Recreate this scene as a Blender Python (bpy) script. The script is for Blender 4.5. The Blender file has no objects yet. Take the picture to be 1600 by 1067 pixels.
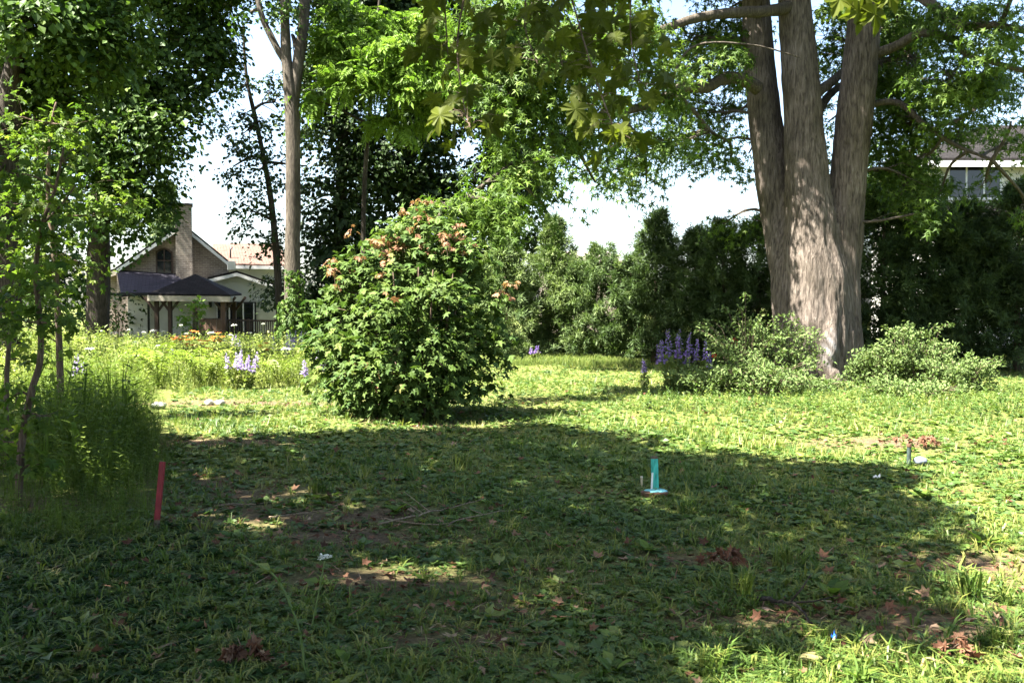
import bpy, math, random
import numpy as np
from mathutils import Vector

random.seed(7)
RNG = np.random.default_rng(11)
S = bpy.context.scene
COL = S.collection
PI = math.pi

# ------------------------------------------------------------------ camera
F = 1500.0                      # focal length in pixels of the 1600 px wide photograph
HORIZON = 480.0
EYE = 1.6
PITCH = math.atan((533.5 - HORIZON) / F)
cam = bpy.data.cameras.new('camera')
cam_o = bpy.data.objects.new('camera', cam)
COL.objects.link(cam_o)
cam_o.location = (0, 0, EYE)
cam_o.rotation_euler = (PI / 2 - PITCH, 0, 0)
cam.sensor_width = 36.0
cam.lens = 36.0 * F / 1600.0
cam.clip_start = 0.05
cam.clip_end = 3000
cam.dof.use_dof = True
cam.dof.focus_distance = 15.0
cam.dof.aperture_fstop = 7.0
S.camera = cam_o

# ------------------------------------------------------------------ light
SUN_EL = math.radians(59)
SUN_AZ = math.atan2(-0.90, -0.44)
SUN = np.array([math.sin(SUN_AZ) * math.cos(SUN_EL), math.cos(SUN_AZ) * math.cos(SUN_EL), math.sin(SUN_EL)])
world = bpy.data.worlds.new('World')
S.world = world
world.use_nodes = True
wn = world.node_tree
bg = wn.nodes['Background']
sky = wn.nodes.new('ShaderNodeTexSky')
sky.sky_type = 'NISHITA'
sky.sun_disc = False
sky.sun_elevation = SUN_EL
sky.sun_rotation = SUN_AZ
sky.air_density = 1.0
sky.dust_density = 2.5
sky.ozone_density = 1.0
wn.links.new(sky.outputs[0], bg.inputs[0])
bg.inputs[1].default_value = 0.05
sun = bpy.data.lights.new('sun', 'SUN')
sun.energy = 5.0
sun.angle = math.radians(0.53)
sun.color = (1.0, 0.955, 0.865)
sun_o = bpy.data.objects.new('sun', sun)
COL.objects.link(sun_o)
sun_o.location = (-20, -15, 40)
sun_o.rotation_euler = Vector(SUN).to_track_quat('Z', 'Y').to_euler()
S.view_settings.view_transform = 'Standard'
S.view_settings.look = 'None'
S.view_settings.gamma = 1.0
S.view_settings.use_curve_mapping = False
S.view_settings.exposure = 3.4
S.render.engine = 'CYCLES'
S.cycles.max_bounces = 8
S.cycles.transparent_max_bounces = 8

# ------------------------------------------------------------------ placing
def ray(px, py):
    cx = (px - 800.0) / F
    cy = (533.5 - py) / F
    cp, sp = math.cos(PITCH), math.sin(PITCH)
    return np.array([cx, cp + cy * sp, -sp + cy * cp])

def at(px, py, d):
    r = ray(px, py)
    return np.array([0, 0, EYE]) + r * (d / r[1])

def on_ground(px, py):
    r = ray(px, py)
    return np.array([0, 0, EYE]) + r * (EYE / -r[2])

def gh(x, y):                   # gentle lumps of the lawn
    return 0.025 * np.sin(x * 0.9 + 1.3) * np.cos(y * 0.7) + 0.012 * np.sin(x * 2.3 + y * 1.9) - 0.02

_ph = [(RNG.uniform(-1, 1, 2), RNG.uniform(0, 6.28)) for _ in range(40)]
def noise2(x, y, scale=1.0):    # smooth value in about 0..1
    v = 0
    for i, (k, p) in enumerate(_ph[:14]):
        f = scale * (1 + 0.35 * i)
        v = v + np.sin((x * k[0] + y * k[1]) * f * 2 + p) / (1 + 0.16 * i)
    return np.clip(0.5 + v / 9.0, 0, 1)

# ------------------------------------------------------------------ tags
def tag(o, label=None, cat=None, group=None, kind=None):
    if label: o['label'] = label
    if cat: o['category'] = cat
    if group: o['group'] = group
    if kind: o['kind'] = kind
    return o

def thing(name, label, cat, loc=(0, 0, 0), group=None, rz=0.0):
    o = bpy.data.objects.new(name, None)
    COL.objects.link(o)
    o.empty_display_size = 0.2
    o.location = [float(v) for v in loc]
    o.rotation_euler = (0, 0, rz)
    return tag(o, label, cat, group)

def link(name, mesh, parent=None, mat=None):
    if mat and not mesh.materials: mesh.materials.append(mat)
    o = bpy.data.objects.new(name, mesh)
    COL.objects.link(o)
    if parent is not None: o.parent = parent
    return o

def copy_tree(o, parent=None):
    c = o.copy(); COL.objects.link(c)
    if parent is not None: c.parent = parent
    for ch in list(o.children): copy_tree(ch, c)
    return c

# ------------------------------------------------------------------ mesh building
class Acc:
    """collects triangles with a per-vertex tint and writes one mesh"""
    def __init__(s): s.v, s.f, s.t, s.n = [], [], [], 0
    def add(s, v, f, t=0.5):
        v = np.asarray(v, dtype=np.float32).reshape(-1, 3); f = np.asarray(f, dtype=np.int32).reshape(-1, 3)
        s.v.append(v); s.f.append(f + s.n)
        s.t.append(np.full(len(v), t, dtype=np.float32) if np.isscalar(t) else np.asarray(t, dtype=np.float32))
        s.n += len(v)
    def inst(s, tmpl, pos, M, tint):
        tv, tf = tmpl
        n, k = len(pos), len(tv)
        if n == 0: return
        v = np.einsum('nij,kj->nki', M, tv) + pos[:, None, :]
        f = tf[None] + (np.arange(n) * k)[:, None, None]
        s.add(v.reshape(-1, 3), f.reshape(-1, 3), np.repeat(tint, k))
    def mesh(s, name, mat, smooth=False, origin=(0, 0, 0)):
        v = np.concatenate(s.v) - np.asarray(origin, dtype=np.float32); f = np.concatenate(s.f); t = np.concatenate(s.t)
        m = bpy.data.meshes.new(name)
        m.vertices.add(len(v)); m.loops.add(len(f) * 3); m.polygons.add(len(f))
        m.vertices.foreach_set('co', v.astype(np.float32).ravel())
        m.loops.foreach_set('vertex_index', f.ravel())
        m.polygons.foreach_set('loop_start', np.arange(0, len(f) * 3, 3, dtype=np.int32))
        m.update(calc_edges=True)
        m.polygons.foreach_set('use_smooth', np.full(len(f), bool(smooth)))
        a = m.attributes.new('tint', 'FLOAT', 'POINT')
        a.data.foreach_set('value', t)
        m.materials.append(mat)
        return m
    def build(s, name, mat, parent=None, smooth=False):
        org = (0, 0, 0)
        if parent is not None:
            org = np.array(parent.location); 
            if parent.parent is not None: org = org + np.array(parent.parent.location)
        return link(name, s.mesh(name, mat, smooth, org), parent)

def nrm(a): return a / np.maximum(np.linalg.norm(a, axis=-1, keepdims=True), 1e-9)

def frames(tip, nor, size):
    """matrices whose Y is the tip direction and Z roughly the given normal"""
    y = nrm(tip); x = nrm(np.cross(y, nor)); z = np.cross(x, y)
    sz = np.asarray(size)
    if sz.ndim == 0: sz = np.full(len(tip), float(sz))
    return np.stack([x, y, z], axis=2) * sz[:, None, None]

def tube(acc, pts, rad, sides=8, tint=0.5, wob=0.0, cap=True):
    pts = np.asarray(pts, dtype=float); n = len(pts)
    rad = np.broadcast_to(np.asarray(rad, dtype=float), (n,))
    tan = np.gradient(pts, axis=0); tan = nrm(tan)
    ref = np.array([1.0, 0.13, 0.07]) if abs(tan[0][2]) > 0.6 else np.array([0.05, 0.1, 1.0])
    u = nrm(np.cross(tan, ref)); w = np.cross(tan, u)
    a = np.arange(sides) * 2 * PI / sides
    ring = pts[:, None, :] + rad[:, None, None] * (np.cos(a)[None, :, None] * u[:, None, :] + np.sin(a)[None, :, None] * w[:, None, :])
    if wob: ring = ring + RNG.normal(0, wob, (n, sides, 1)) * rad[:, None, None] * nrm(ring - pts[:, None, :])
    v = ring.reshape(-1, 3); f = []
    for i in range(n - 1):
        for j in range(sides):
            p, q = i * sides + j, i * sides + (j + 1) % sides
            f += [(p, q, q + sides), (p, q + sides, p + sides)]
    if cap:
        v = np.vstack([v, pts[0], pts[-1]]); b, t = n * sides, n * sides + 1
        for j in range(sides):
            f += [(b, (j + 1) % sides, j), (t, (n - 1) * sides + j, (n - 1) * sides + (j + 1) % sides)]
    acc.add(v, f, tint)

def curve(pts, n):
    """smooth resampling of a polyline"""
    pts = np.asarray(pts, dtype=float); k = len(pts)
    t = np.linspace(0, k - 1, n); out = []
    for x in t:
        i = min(int(x), k - 2); u = x - i
        p0, p1, p2, p3 = pts[max(i - 1, 0)], pts[i], pts[i + 1], pts[min(i + 2, k - 1)]
        out.append(0.5 * ((2 * p1) + (p2 - p0) * u + (2 * p0 - 5 * p1 + 4 * p2 - p3) * u * u + (3 * p1 - p0 - 3 * p2 + p3) * u ** 3))
    return np.array(out)

class PB:
    """hard-surface builder with polygons"""
    def __init__(s): s.v, s.f = [], []
    def box(s, c, d, rz=0.0, rx=0.0):
        c = Vector([float(q) for q in c]); b = len(s.v)
        for x in (-.5, .5):
            for y in (-.5, .5):
                for z in (-.5, .5):
                    p = Vector((x * d[0], y * d[1], z * d[2]))
                    if rx: p = Vector((p.x, p.y * math.cos(rx) - p.z * math.sin(rx), p.y * math.sin(rx) + p.z * math.cos(rx)))
                    if rz: p = Vector((p.x * math.cos(rz) - p.y * math.sin(rz), p.x * math.sin(rz) + p.y * math.cos(rz), p.z))
                    s.v.append(tuple(c + p))
        for q in ((0, 1, 3, 2), (4, 6, 7, 5), (0, 4, 5, 1), (2, 3, 7, 6), (0, 2, 6, 4), (1, 5, 7, 3)):
            s.f.append(tuple(b + i for i in q))
        return s
    def prism(s, poly, y0, y1):
        """polygon of (x, z) points extruded from y0 to y1"""
        b = len(s.v); n = len(poly)
        for y in (y0, y1):
            for x, z in poly: s.v.append((float(x), float(y), float(z)))
        s.f.append(tuple(b + i for i in range(n)))
        s.f.append(tuple(b + n + i for i in reversed(range(n))))
        for i in range(n):
            j = (i + 1) % n
            s.f.append((b + i, b + n + i, b + n + j, b + j))
        return s
    def slab(s, quad, t):
        """a sheet through the four 3-D points, thickened downward by t"""
        b = len(s.v); n = len(quad)
        for q in quad: s.v.append(tuple(float(a) for a in q))
        for q in quad: s.v.append((float(q[0]), float(q[1]), float(q[2]) - t))
        s.f.append(tuple(b + i for i in range(n))); s.f.append(tuple(b + n + i for i in reversed(range(n))))
        for i in range(n):
            j = (i + 1) % n
            s.f.append((b + i, b + n + i, b + n + j, b + j))
        return s
    def beam(s, p, q, w, h):
        """bar of width w (across) and height h from p to q"""
        p, q = np.asarray(p, float), np.asarray(q, float); t = nrm(q - p)
        ref = np.array([0, 0, 1.0]) if abs(t[2]) < 0.9 else np.array([0, 1.0, 0])
        u = nrm(np.cross(t, ref)); k = np.cross(u, t); b = len(s.v)
        for e in (p, q):
            for a, c in ((-1, -1), (1, -1), (1, 1), (-1, 1)): s.v.append(tuple(e + u * a * w / 2 + k * c * h / 2))
        for f in ((0, 1, 2, 3), (7, 6, 5, 4), (0, 4, 5, 1), (1, 5, 6, 2), (2, 6, 7, 3), (3, 7, 4, 0)): s.f.append(tuple(b + i for i in f))
        return s
    def build(s, name, mat, parent=None, bevel=0.0):
        org = Vector((0, 0, 0)); p = parent
        while p is not None: org = org + p.location; p = p.parent
        m = bpy.data.meshes.new(name)
        m.from_pydata([tuple(Vector(v) - org) for v in s.v], [], s.f)
        m.update()
        import bmesh
        bm = bmesh.new(); bm.from_mesh(m)
        bmesh.ops.recalc_face_normals(bm, faces=bm.faces)
        if bevel: bmesh.ops.bevel(bm, geom=bm.edges, offset=bevel, segments=2, affect='EDGES')
        bm.to_mesh(m); bm.free()
        return link(name, m, parent, mat)

# ------------------------------------------------------------------ materials
def new_mat(name):
    m = bpy.data.materials.new(name); m.use_nodes = True
    return m, m.node_tree, m.node_tree.nodes['Principled BSDF']

def ramp(nt, stops):
    r = nt.nodes.new('ShaderNodeValToRGB'); e = r.color_ramp.elements
    while len(e) < len(stops): e.new(0.5)
    for i, (p, c) in enumerate(stops):
        e[i].position = p; e[i].color = (*c, 1)
    return r

def leaf_mat(name, stops, transl=0.35, rough=0.55, glow=(1.08, 1.2, 0.7), obj_random=False, spec=0.18):
    m, nt, b = new_mat(name)
    r = ramp(nt, stops)
    if obj_random:
        a = nt.nodes.new('ShaderNodeObjectInfo'); nt.links.new(a.outputs['Random'], r.inputs[0])
    else:
        a = nt.nodes.new('ShaderNodeAttribute'); a.attribute_name = 'tint'; nt.links.new(a.outputs['Fac'], r.inputs[0])
    # fine mottling of the blade
    nz = nt.nodes.new('ShaderNodeTexNoise'); nz.inputs['Scale'].default_value = 28; nz.inputs['Detail'].default_value = 2
    geo = nt.nodes.new('ShaderNodeNewGeometry'); nt.links.new(geo.outputs['Position'], nz.inputs['Vector'])
    mp = nt.nodes.new('ShaderNodeMapRange'); mp.inputs[3].default_value = 0.72; mp.inputs[4].default_value = 1.25
    nt.links.new(nz.outputs[0], mp.inputs[0])
    mx = nt.nodes.new('ShaderNodeVectorMath'); mx.operation = 'SCALE'
    nt.links.new(r.outputs[0], mx.inputs[0]); nt.links.new(mp.outputs[0], mx.inputs['Scale'])
    nt.links.new(mx.outputs[0], b.inputs['Base Color'])
    b.inputs['Roughness'].default_value = rough
    b.inputs['Specular IOR Level'].default_value = spec
    tr = nt.nodes.new('ShaderNodeBsdfTranslucent')
    ml = nt.nodes.new('ShaderNodeVectorMath'); ml.operation = 'MULTIPLY'; ml.inputs[1].default_value = glow
    nt.links.new(mx.outputs[0], ml.inputs[0]); nt.links.new(ml.outputs[0], tr.inputs[0])
    sh = nt.nodes.new('ShaderNodeMixShader'); sh.inputs[0].default_value = transl
    nt.links.new(b.outputs[0], sh.inputs[1]); nt.links.new(tr.outputs[0], sh.inputs[2])
    nt.links.new(sh.outputs[0], nt.nodes['Material Output'].inputs[0])
    return m

def bark_mat(name, dark, mid, light, sc=1.0, bump=0.6, scar=False):
    m, nt, b = new_mat(name)
    tc = nt.nodes.new('ShaderNodeTexCoord')
    mp = nt.nodes.new('ShaderNodeMapping'); mp.inputs['Scale'].default_value = (24 * sc, 24 * sc, 3.4 * sc)
    nt.links.new(tc.outputs['Object'], mp.inputs[0])
    nz = nt.nodes.new('ShaderNodeTexNoise'); nz.inputs['Scale'].default_value = 1; nz.inputs['Detail'].default_value = 6; nz.inputs['Roughness'].default_value = .62
    nz.inputs['Distortion'].default_value = 0.5
    nt.links.new(mp.outputs[0], nz.inputs[0])
    big = nt.nodes.new('ShaderNodeTexNoise'); big.inputs['Scale'].default_value = 1.3; big.inputs['Detail'].default_value = 4
    nt.links.new(tc.outputs['Object'], big.inputs[0])
    r = ramp(nt, [(0.34, dark), (0.5, mid), (0.68, light)]); nt.links.new(nz.outputs[0], r.inputs[0])
    r2 = ramp(nt, [(0.3, (.62, .6, .55)), (0.7, (1.15, 1.12, 1.1))]); nt.links.new(big.outputs[0], r2.inputs[0])
    mx = nt.nodes.new('ShaderNodeMix'); mx.data_type = 'RGBA'; mx.blend_type = 'MULTIPLY'; mx.inputs[0].default_value = 1
    nt.links.new(r.outputs[0], mx.inputs[6]); nt.links.new(r2.outputs[0], mx.inputs[7])
    out = mx.outputs[2]
    if scar:
        a = nt.nodes.new('ShaderNodeAttribute'); a.attribute_name = 'tint'
        m2 = nt.nodes.new('ShaderNodeMix'); m2.data_type = 'RGBA'
        nt.links.new(a.outputs['Fac'], m2.inputs[0]); nt.links.new(out, m2.inputs[6]); m2.inputs[7].default_value = (.27, .26, .26, 1)
        out = m2.outputs[2]
    nt.links.new(out, b.inputs['Base Color'])
    b.inputs['Roughness'].default_value = 0.9; b.inputs['Specular IOR Level'].default_value = 0.15
    bp = nt.nodes.new('ShaderNodeBump'); bp.inputs['Strength'].default_value = bump; bp.inputs['Distance'].default_value = 0.06
    nt.links.new(nz.outputs[0], bp.inputs['Height']); nt.links.new(bp.outputs[0], b.inputs['Normal'])
    return m

def plain_mat(name, c, rough=0.7, var=0.25, sc=4.0, bump=0.0, metal=0.0, streak=(1, 1, 1), spec=0.3):
    m, nt, b = new_mat(name)
    tc = nt.nodes.new('ShaderNodeTexCoord'); mp = nt.nodes.new('ShaderNodeMapping'); mp.inputs['Scale'].default_value = streak
    nt.links.new(tc.outputs['Object'], mp.inputs[0])
    nz = nt.nodes.new('ShaderNodeTexNoise'); nz.inputs['Scale'].default_value = sc; nz.inputs['Detail'].default_value = 5
    nt.links.new(mp.outputs[0], nz.inputs[0])
    lo = tuple(max(0, q * (1 - var)) for q in c); hi = tuple(min(1, q * (1 + var)) for q in c)
    r = ramp(nt, [(0.3, lo), (0.7, hi)]); nt.links.new(nz.outputs[0], r.inputs[0]); nt.links.new(r.outputs[0], b.inputs['Base Color'])
    b.inputs['Roughness'].default_value = rough; b.inputs['Metallic'].default_value = metal; b.inputs['Specular IOR Level'].default_value = spec
    if bump:
        bp = nt.nodes.new('ShaderNodeBump'); bp.inputs['Strength'].default_value = bump; bp.inputs['Distance'].default_value = 0.02
        nt.links.new(nz.outputs[0], bp.inputs['Height']); nt.links.new(bp.outputs[0], b.inputs['Normal'])
    return m

def brick_mat():
    m, nt, b = new_mat('weathered_buff_brick')
    tc = nt.nodes.new('ShaderNodeTexCoord'); sp = nt.nodes.new('ShaderNodeSeparateXYZ'); cb = nt.nodes.new('ShaderNodeCombineXYZ')
    nt.links.new(tc.outputs['Object'], sp.inputs[0])
    ad = nt.nodes.new('ShaderNodeMath'); nt.links.new(sp.outputs[0], ad.inputs[0]); nt.links.new(sp.outputs[1], ad.inputs[1])
    nt.links.new(ad.outputs[0], cb.inputs[0]); nt.links.new(sp.outputs[2], cb.inputs[1])
    bt = nt.nodes.new('ShaderNodeTexBrick'); bt.inputs['Scale'].default_value = 1.0
    bt.inputs['Brick Width'].default_value = 0.24; bt.inputs['Row Height'].default_value = 0.085; bt.inputs['Mortar Size'].default_value = 0.01
    bt.inputs['Color1'].default_value = (.25, .205, .165, 1); bt.inputs['Color2'].default_value = (.165, .13, .105, 1); bt.inputs['Mortar'].default_value = (.33, .29, .25, 1)
    nt.links.new(cb.outputs[0], bt.inputs[0])
    nz = nt.nodes.new('ShaderNodeTexNoise'); nz.inputs['Scale'].default_value = 1.6; nz.inputs['Detail'].default_value = 5; nt.links.new(tc.outputs['Object'], nz.inputs[0])
    r = ramp(nt, [(0.3, (.72, .7, .68)), (0.65, (1.2, 1.2, 1.2))]); nt.links.new(nz.outputs[0], r.inputs[0])
    mx = nt.nodes.new('ShaderNodeMix'); mx.data_type = 'RGBA'; mx.blend_type = 'MULTIPLY'; mx.inputs[0].default_value = 1
    nt.links.new(bt.outputs[0], mx.inputs[6]); nt.links.new(r.outputs[0], mx.inputs[7]); nt.links.new(mx.outputs[2], b.inputs['Base Color'])
    b.inputs['Roughness'].default_value = 0.9
    return m

def shingle_mat(name, c1, c2):
    m, nt, b = new_mat(name)
    tc = nt.nodes.new('ShaderNodeTexCoord'); sp = nt.nodes.new('ShaderNodeSeparateXYZ'); cb = nt.nodes.new('ShaderNodeCombineXYZ')
    nt.links.new(tc.outputs['Object'], sp.inputs[0]); nt.links.new(sp.outputs[0], cb.inputs[0])
    ad = nt.nodes.new('ShaderNodeMath'); nt.links.new(sp.outputs[1], ad.inputs[0]); nt.links.new(sp.outputs[2], ad.inputs[1]); nt.links.new(ad.outputs[0], cb.inputs[1])
    bt = nt.nodes.new('ShaderNodeTexBrick'); bt.inputs['Scale'].default_value = 1.0
    bt.inputs['Brick Width'].default_value = 0.3; bt.inputs['Row Height'].default_value = 0.15; bt.inputs['Mortar Size'].default_value = 0.012
    bt.inputs['Color1'].default_value = (*c1, 1); bt.inputs['Color2'].default_value = (*c2, 1); bt.inputs['Mortar'].default_value = tuple(q * .4 for q in c1) + (1,)
    nt.links.new(cb.outputs[0], bt.inputs[0]); nt.links.new(bt.outputs[0], b.inputs['Base Color'])
    b.inputs['Roughness'].default_value = 0.9; b.inputs['Specular IOR Level'].default_value = 0.08
    bp = nt.nodes.new('ShaderNodeBump'); bp.inputs['Strength'].default_value = .5; bp.inputs['Distance'].default_value = .02
    nt.links.new(bt.outputs['Fac'], bp.inputs['Height']); bp.invert = True; nt.links.new(bp.outputs[0], b.inputs['Normal'])
    return m

def glass_mat():
    m, nt, b = new_mat('dark_window_glass')
    b.inputs['Base Color'].default_value = (.012, .014, .018, 1); b.inputs['Roughness'].default_value = .06; b.inputs['Specular IOR Level'].default_value = .6
    return m

def ground_mat():
    m, nt, b = new_mat('lawn_soil')
    geo = nt.nodes.new('ShaderNodeNewGeometry')
    n1 = nt.nodes.new('ShaderNodeTexNoise'); n1.inputs['Scale'].default_value = 0.55; n1.inputs['Detail'].default_value = 6
    n2 = nt.nodes.new('ShaderNodeTexNoise'); n2.inputs['Scale'].default_value = 24; n2.inputs['Detail'].default_value = 8; n2.inputs['Roughness'].default_value = .7
    for n in (n1, n2): nt.links.new(geo.outputs['Position'], n.inputs['Vector'])
    r1 = ramp(nt, [(0.3, (.030, .020, .012)), (0.55, (.10, .068, .042)), (0.75, (.19, .14, .09))]); nt.links.new(n2.outputs[0], r1.inputs[0])
    r2 = ramp(nt, [(0.3, (.035, .045, .012)), (0.7, (.13, .16, .035))]); nt.links.new(n2.outputs[0], r2.inputs[0])
    a = nt.nodes.new('ShaderNodeAttribute'); a.attribute_name = 'tint'
    ad = nt.nodes.new('ShaderNodeMath'); ad.operation = 'MULTIPLY_ADD'; ad.inputs[1].default_value = 1.0
    sb = nt.nodes.new('ShaderNodeMath'); sb.operation = 'MULTIPLY_ADD'; sb.inputs[1].default_value = 0.9; sb.inputs[2].default_value = -0.45
    nt.links.new(n1.outputs[0], sb.inputs[0]); nt.links.new(a.outputs['Fac'], ad.inputs[0]); nt.links.new(sb.outputs[0], ad.inputs[2])
    ad.use_clamp = True
    mx = nt.nodes.new('ShaderNodeMix'); mx.data_type = 'RGBA'
    nt.links.new(ad.outputs[0], mx.inputs[0]); nt.links.new(r2.outputs[0], mx.inputs[6]); nt.links.new(r1.outputs[0], mx.inputs[7])
    nt.links.new(mx.outputs[2], b.inputs['Base Color']); b.inputs['Roughness'].default_value = 0.95; b.inputs['Specular IOR Level'].default_value = 0.1
    bp = nt.nodes.new('ShaderNodeBump'); bp.inputs['Strength'].default_value = .8; bp.inputs['Distance'].default_value = .03
    nt.links.new(n2.outputs[0], bp.inputs['Height']); nt.links.new(bp.outputs[0], b.inputs['Normal'])
    return m

G = {}
G['maple'] = leaf_mat('maple_leaf_green', [(0, (.020, .042, .008)), (.5, (.045, .085, .014)), (1, (.10, .15, .025))])
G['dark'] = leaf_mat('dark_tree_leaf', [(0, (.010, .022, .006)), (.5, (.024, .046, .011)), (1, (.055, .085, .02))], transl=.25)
G['walnut'] = leaf_mat('bright_compound_leaf', [(0, (.07, .115, .014)), (.5, (.10, .175, .022)), (1, (.155, .23, .035))], transl=.45)
G['silver'] = leaf_mat('silver_maple_leaf', [(0, (.028, .055, .010)), (.5, (.065, .115, .016)), (1, (.13, .19, .03))], transl=.42)
G['near'] = leaf_mat('near_maple_leaf', [(0, (.045, .060, .006)), (.5, (.068, .086, .008)), (1, (.10, .12, .012))], transl=.5, obj_random=True, spec=.15, rough=.6)
G['bush'] = leaf_mat('bush_maple_leaf', [(0, (.022, .050, .010)), (.55, (.062, .098, .019)), (.8, (.11, .15, .032)), (.83, (.17, .075, .045)), (1, (.27, .16, .09))], transl=.3, rough=.6, spec=.12)
G['sapling'] = leaf_mat('sapling_leaf', [(0, (.035, .065, .010)), (.5, (.075, .12, .016)), (1, (.15, .19, .028))], transl=.48)
G['cedar'] = leaf_mat('cedar_spray', [(0, (.016, .028, .008)), (.5, (.054, .088, .028)), (1, (.13, .17, .058))], transl=.3, rough=.6)
G['pale'] = leaf_mat('pale_shrub_leaf', [(0, (.055, .085, .026)), (.5, (.095, .14, .045)), (1, (.16, .20, .07))], transl=.32, rough=.65, spec=.12)
G['grass'] = leaf_mat('lawn_blade', [(0, (.030, .058, .010)), (.4, (.064, .113, .018)), (.75, (.185, .195, .042)), (.93, (.25, .24, .08)), (1, (.27, .22, .10))], transl=.35, rough=.5, spec=.3)
G['weed'] = leaf_mat('lawn_weed_leaf', [(0, (.024, .055, .012)), (.5, (.066, .112, .022)), (1, (.175, .20, .045))], transl=.32, rough=.5, spec=.3)
G['meadow'] = leaf_mat('meadow_plant', [(0, (.050, .085, .018)), (.4, (.115, .150, .035)), (.8, (.19, .215, .055)), (1, (.28, .28, .11))], transl=.38, rough=.55)
G['tall'] = leaf_mat('tall_weed', [(0, (.030, .055, .010)), (.5, (.075, .115, .018)), (1, (.15, .19, .04))], transl=.4, rough=.6, spec=.1)
G['litter'] = leaf_mat('dead_leaf', [(0, (.030, .016, .010)), (.45, (.10, .045, .025)), (.75, (.18, .10, .06)), (1, (.30, .22, .15))], transl=.15, rough=.8, glow=(1.1, .8, .6), spec=.15)
G['purple'] = leaf_mat('purple_petal', [(0, (.15, .08, .30)), (.5, (.26, .19, .43)), (1, (.46, .38, .64))], transl=.35, rough=.6, glow=(1.1, 1, 1.1))
G['white'] = leaf_mat('white_petal', [(0, (.55, .56, .45)), (1, (.78, .78, .72))], transl=.3, rough=.7, glow=(1, 1, .95))
G['orange'] = leaf_mat('orange_petal', [(0, (.55, .14, .03)), (1, (.80, .34, .10))], transl=.35, rough=.6, glow=(1.1, .9, .7))
G['red'] = leaf_mat('red_petal', [(0, (.35, .02, .012)), (1, (.62, .06, .03))], transl=.3, rough=.6, glow=(1.1, .7, .6))
G['fern'] = leaf_mat('fern_frond', [(0, (.09, .14, .02)), (1, (.20, .25, .04))], transl=.45, rough=.5)
B = {}
B['big'] = bark_mat('grey_maple_bark', (.040, .033, .028), (.100, .083, .070), (.165, .142, .123), bump=1.0, scar=True)
B['grey'] = bark_mat('grey_tree_bark', (.038, .032, .026), (.07, .06, .048), (.115, .10, .08), sc=1.2)
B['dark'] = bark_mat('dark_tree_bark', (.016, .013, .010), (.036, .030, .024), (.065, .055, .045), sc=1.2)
B['twig'] = bark_mat('brown_twig_bark', (.05, .035, .025), (.11, .08, .06), (.19, .15, .115), sc=3, bump=.3)
B['pale'] = bark_mat('dry_pale_twig', (.10, .075, .05), (.18, .14, .10), (.27, .22, .16), sc=3, bump=.3)
B['stem'] = plain_mat('green_stem', (.08, .12, .03), .6, .3, 8)

# ------------------------------------------------------------------ leaf templates (Y = towards the tip, Z = upper face)
def T(v, f): return np.array(v, dtype=np.float32), np.array(f, dtype=np.int32)
LEAF2 = T([(0, 0, 0), (.27, .42, .06), (0, 1, -.10), (-.27, .42, .06)], [(0, 1, 2), (0, 2, 3)])
LEAFW = T([(0, 0, 0), (.40, .45, .05), (0, 1, -.12), (-.40, .45, .05)], [(0, 1, 2), (0, 2, 3)])
LANCE1 = T([(-.07, 0, 0), (.10, .35, .02), (0, 1, -.16)], [(0, 1, 2)])
OVAL4 = T([(0, 0, 0), (.26, .45, .05), (0, 1, -.12), (-.26, .45, .05), (0, .55, -.02)], [(4, 0, 1), (4, 1, 2), (4, 2, 3), (4, 3, 0)])
STAR = T([(0, .1, 0), (.11, .35, 0), (0, 1, -.16), (-.11, .35, 0), (.62, .55, -.12), (.03, .15, 0), (-.62, .55, -.12), (-.03, .15, 0), (.42, -.02, -.08), (-.42, -.02, -.08), (.10, .42, .02), (-.10, .42, .02), (.10, .2, 0), (-.10, .2, 0)], [(0, 1, 2), (0, 2, 3), (5, 4, 10), (7, 11, 6), (0, 8, 12), (0, 13, 9)])
LANCE = T([(0, 0, 0), (.13, .4, .03), (0, 1, -.16), (-.13, .4, .03)], [(0, 1, 2), (0, 2, 3)])
OVAL = T([(0, 0, 0), (.24, .25, .05), (.27, .6, .03), (0, 1, -.12), (-.27, .6, .03), (-.24, .25, .05), (0, .5, -.02)],
         [(6, 0, 1), (6, 1, 2), (6, 2, 3), (6, 3, 4), (6, 4, 5), (6, 5, 0)])
LEAF3 = T([(0, 0, 0), (.42, .28, -.03), (.2, .45, .03), (0, 1, -.12), (-.2, .45, .03), (-.42, .28, -.03)],
          [(0, 1, 2), (0, 2, 3), (0, 3, 4), (0, 4, 5)])
def maple_tmpl(half, droop=.22):
    right = [(x, y) for x, y in half]; left = [(-x, y) for x, y in reversed(half) if x > 1e-6]
    out = [(0.0, 0.0)] + right + left
    v = [(0, .3, -.06)] + [(x, y, .16 * abs(x) * (1 - abs(x)) - droop * (x * x * .9 + max(0, y - .35) ** 2)) for x, y in out]
    n = len(out)
    return T(v, [(0, 1 + i, 1 + (i + 1) % n) for i in range(n)])
MAPLE = maple_tmpl([(.16, -.04), (.44, -.02), (.30, .20), (.60, .50), (.24, .50), (0, 1.0)])
MAPLE_FINE = [maple_tmpl([(.10, -.05), (.22, -.10), (.46, -.06), (.40, .06), (.30, .17), (.45, .24), (.52, .36), (.68, .48), (.52, .50), (.46, .60), (.36, .53), (.22, .50),
                          (.24, .66), (.14, .70), (.13, .84), (0, 1.0)], d) for d in (.25, .55, .9)]
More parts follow.
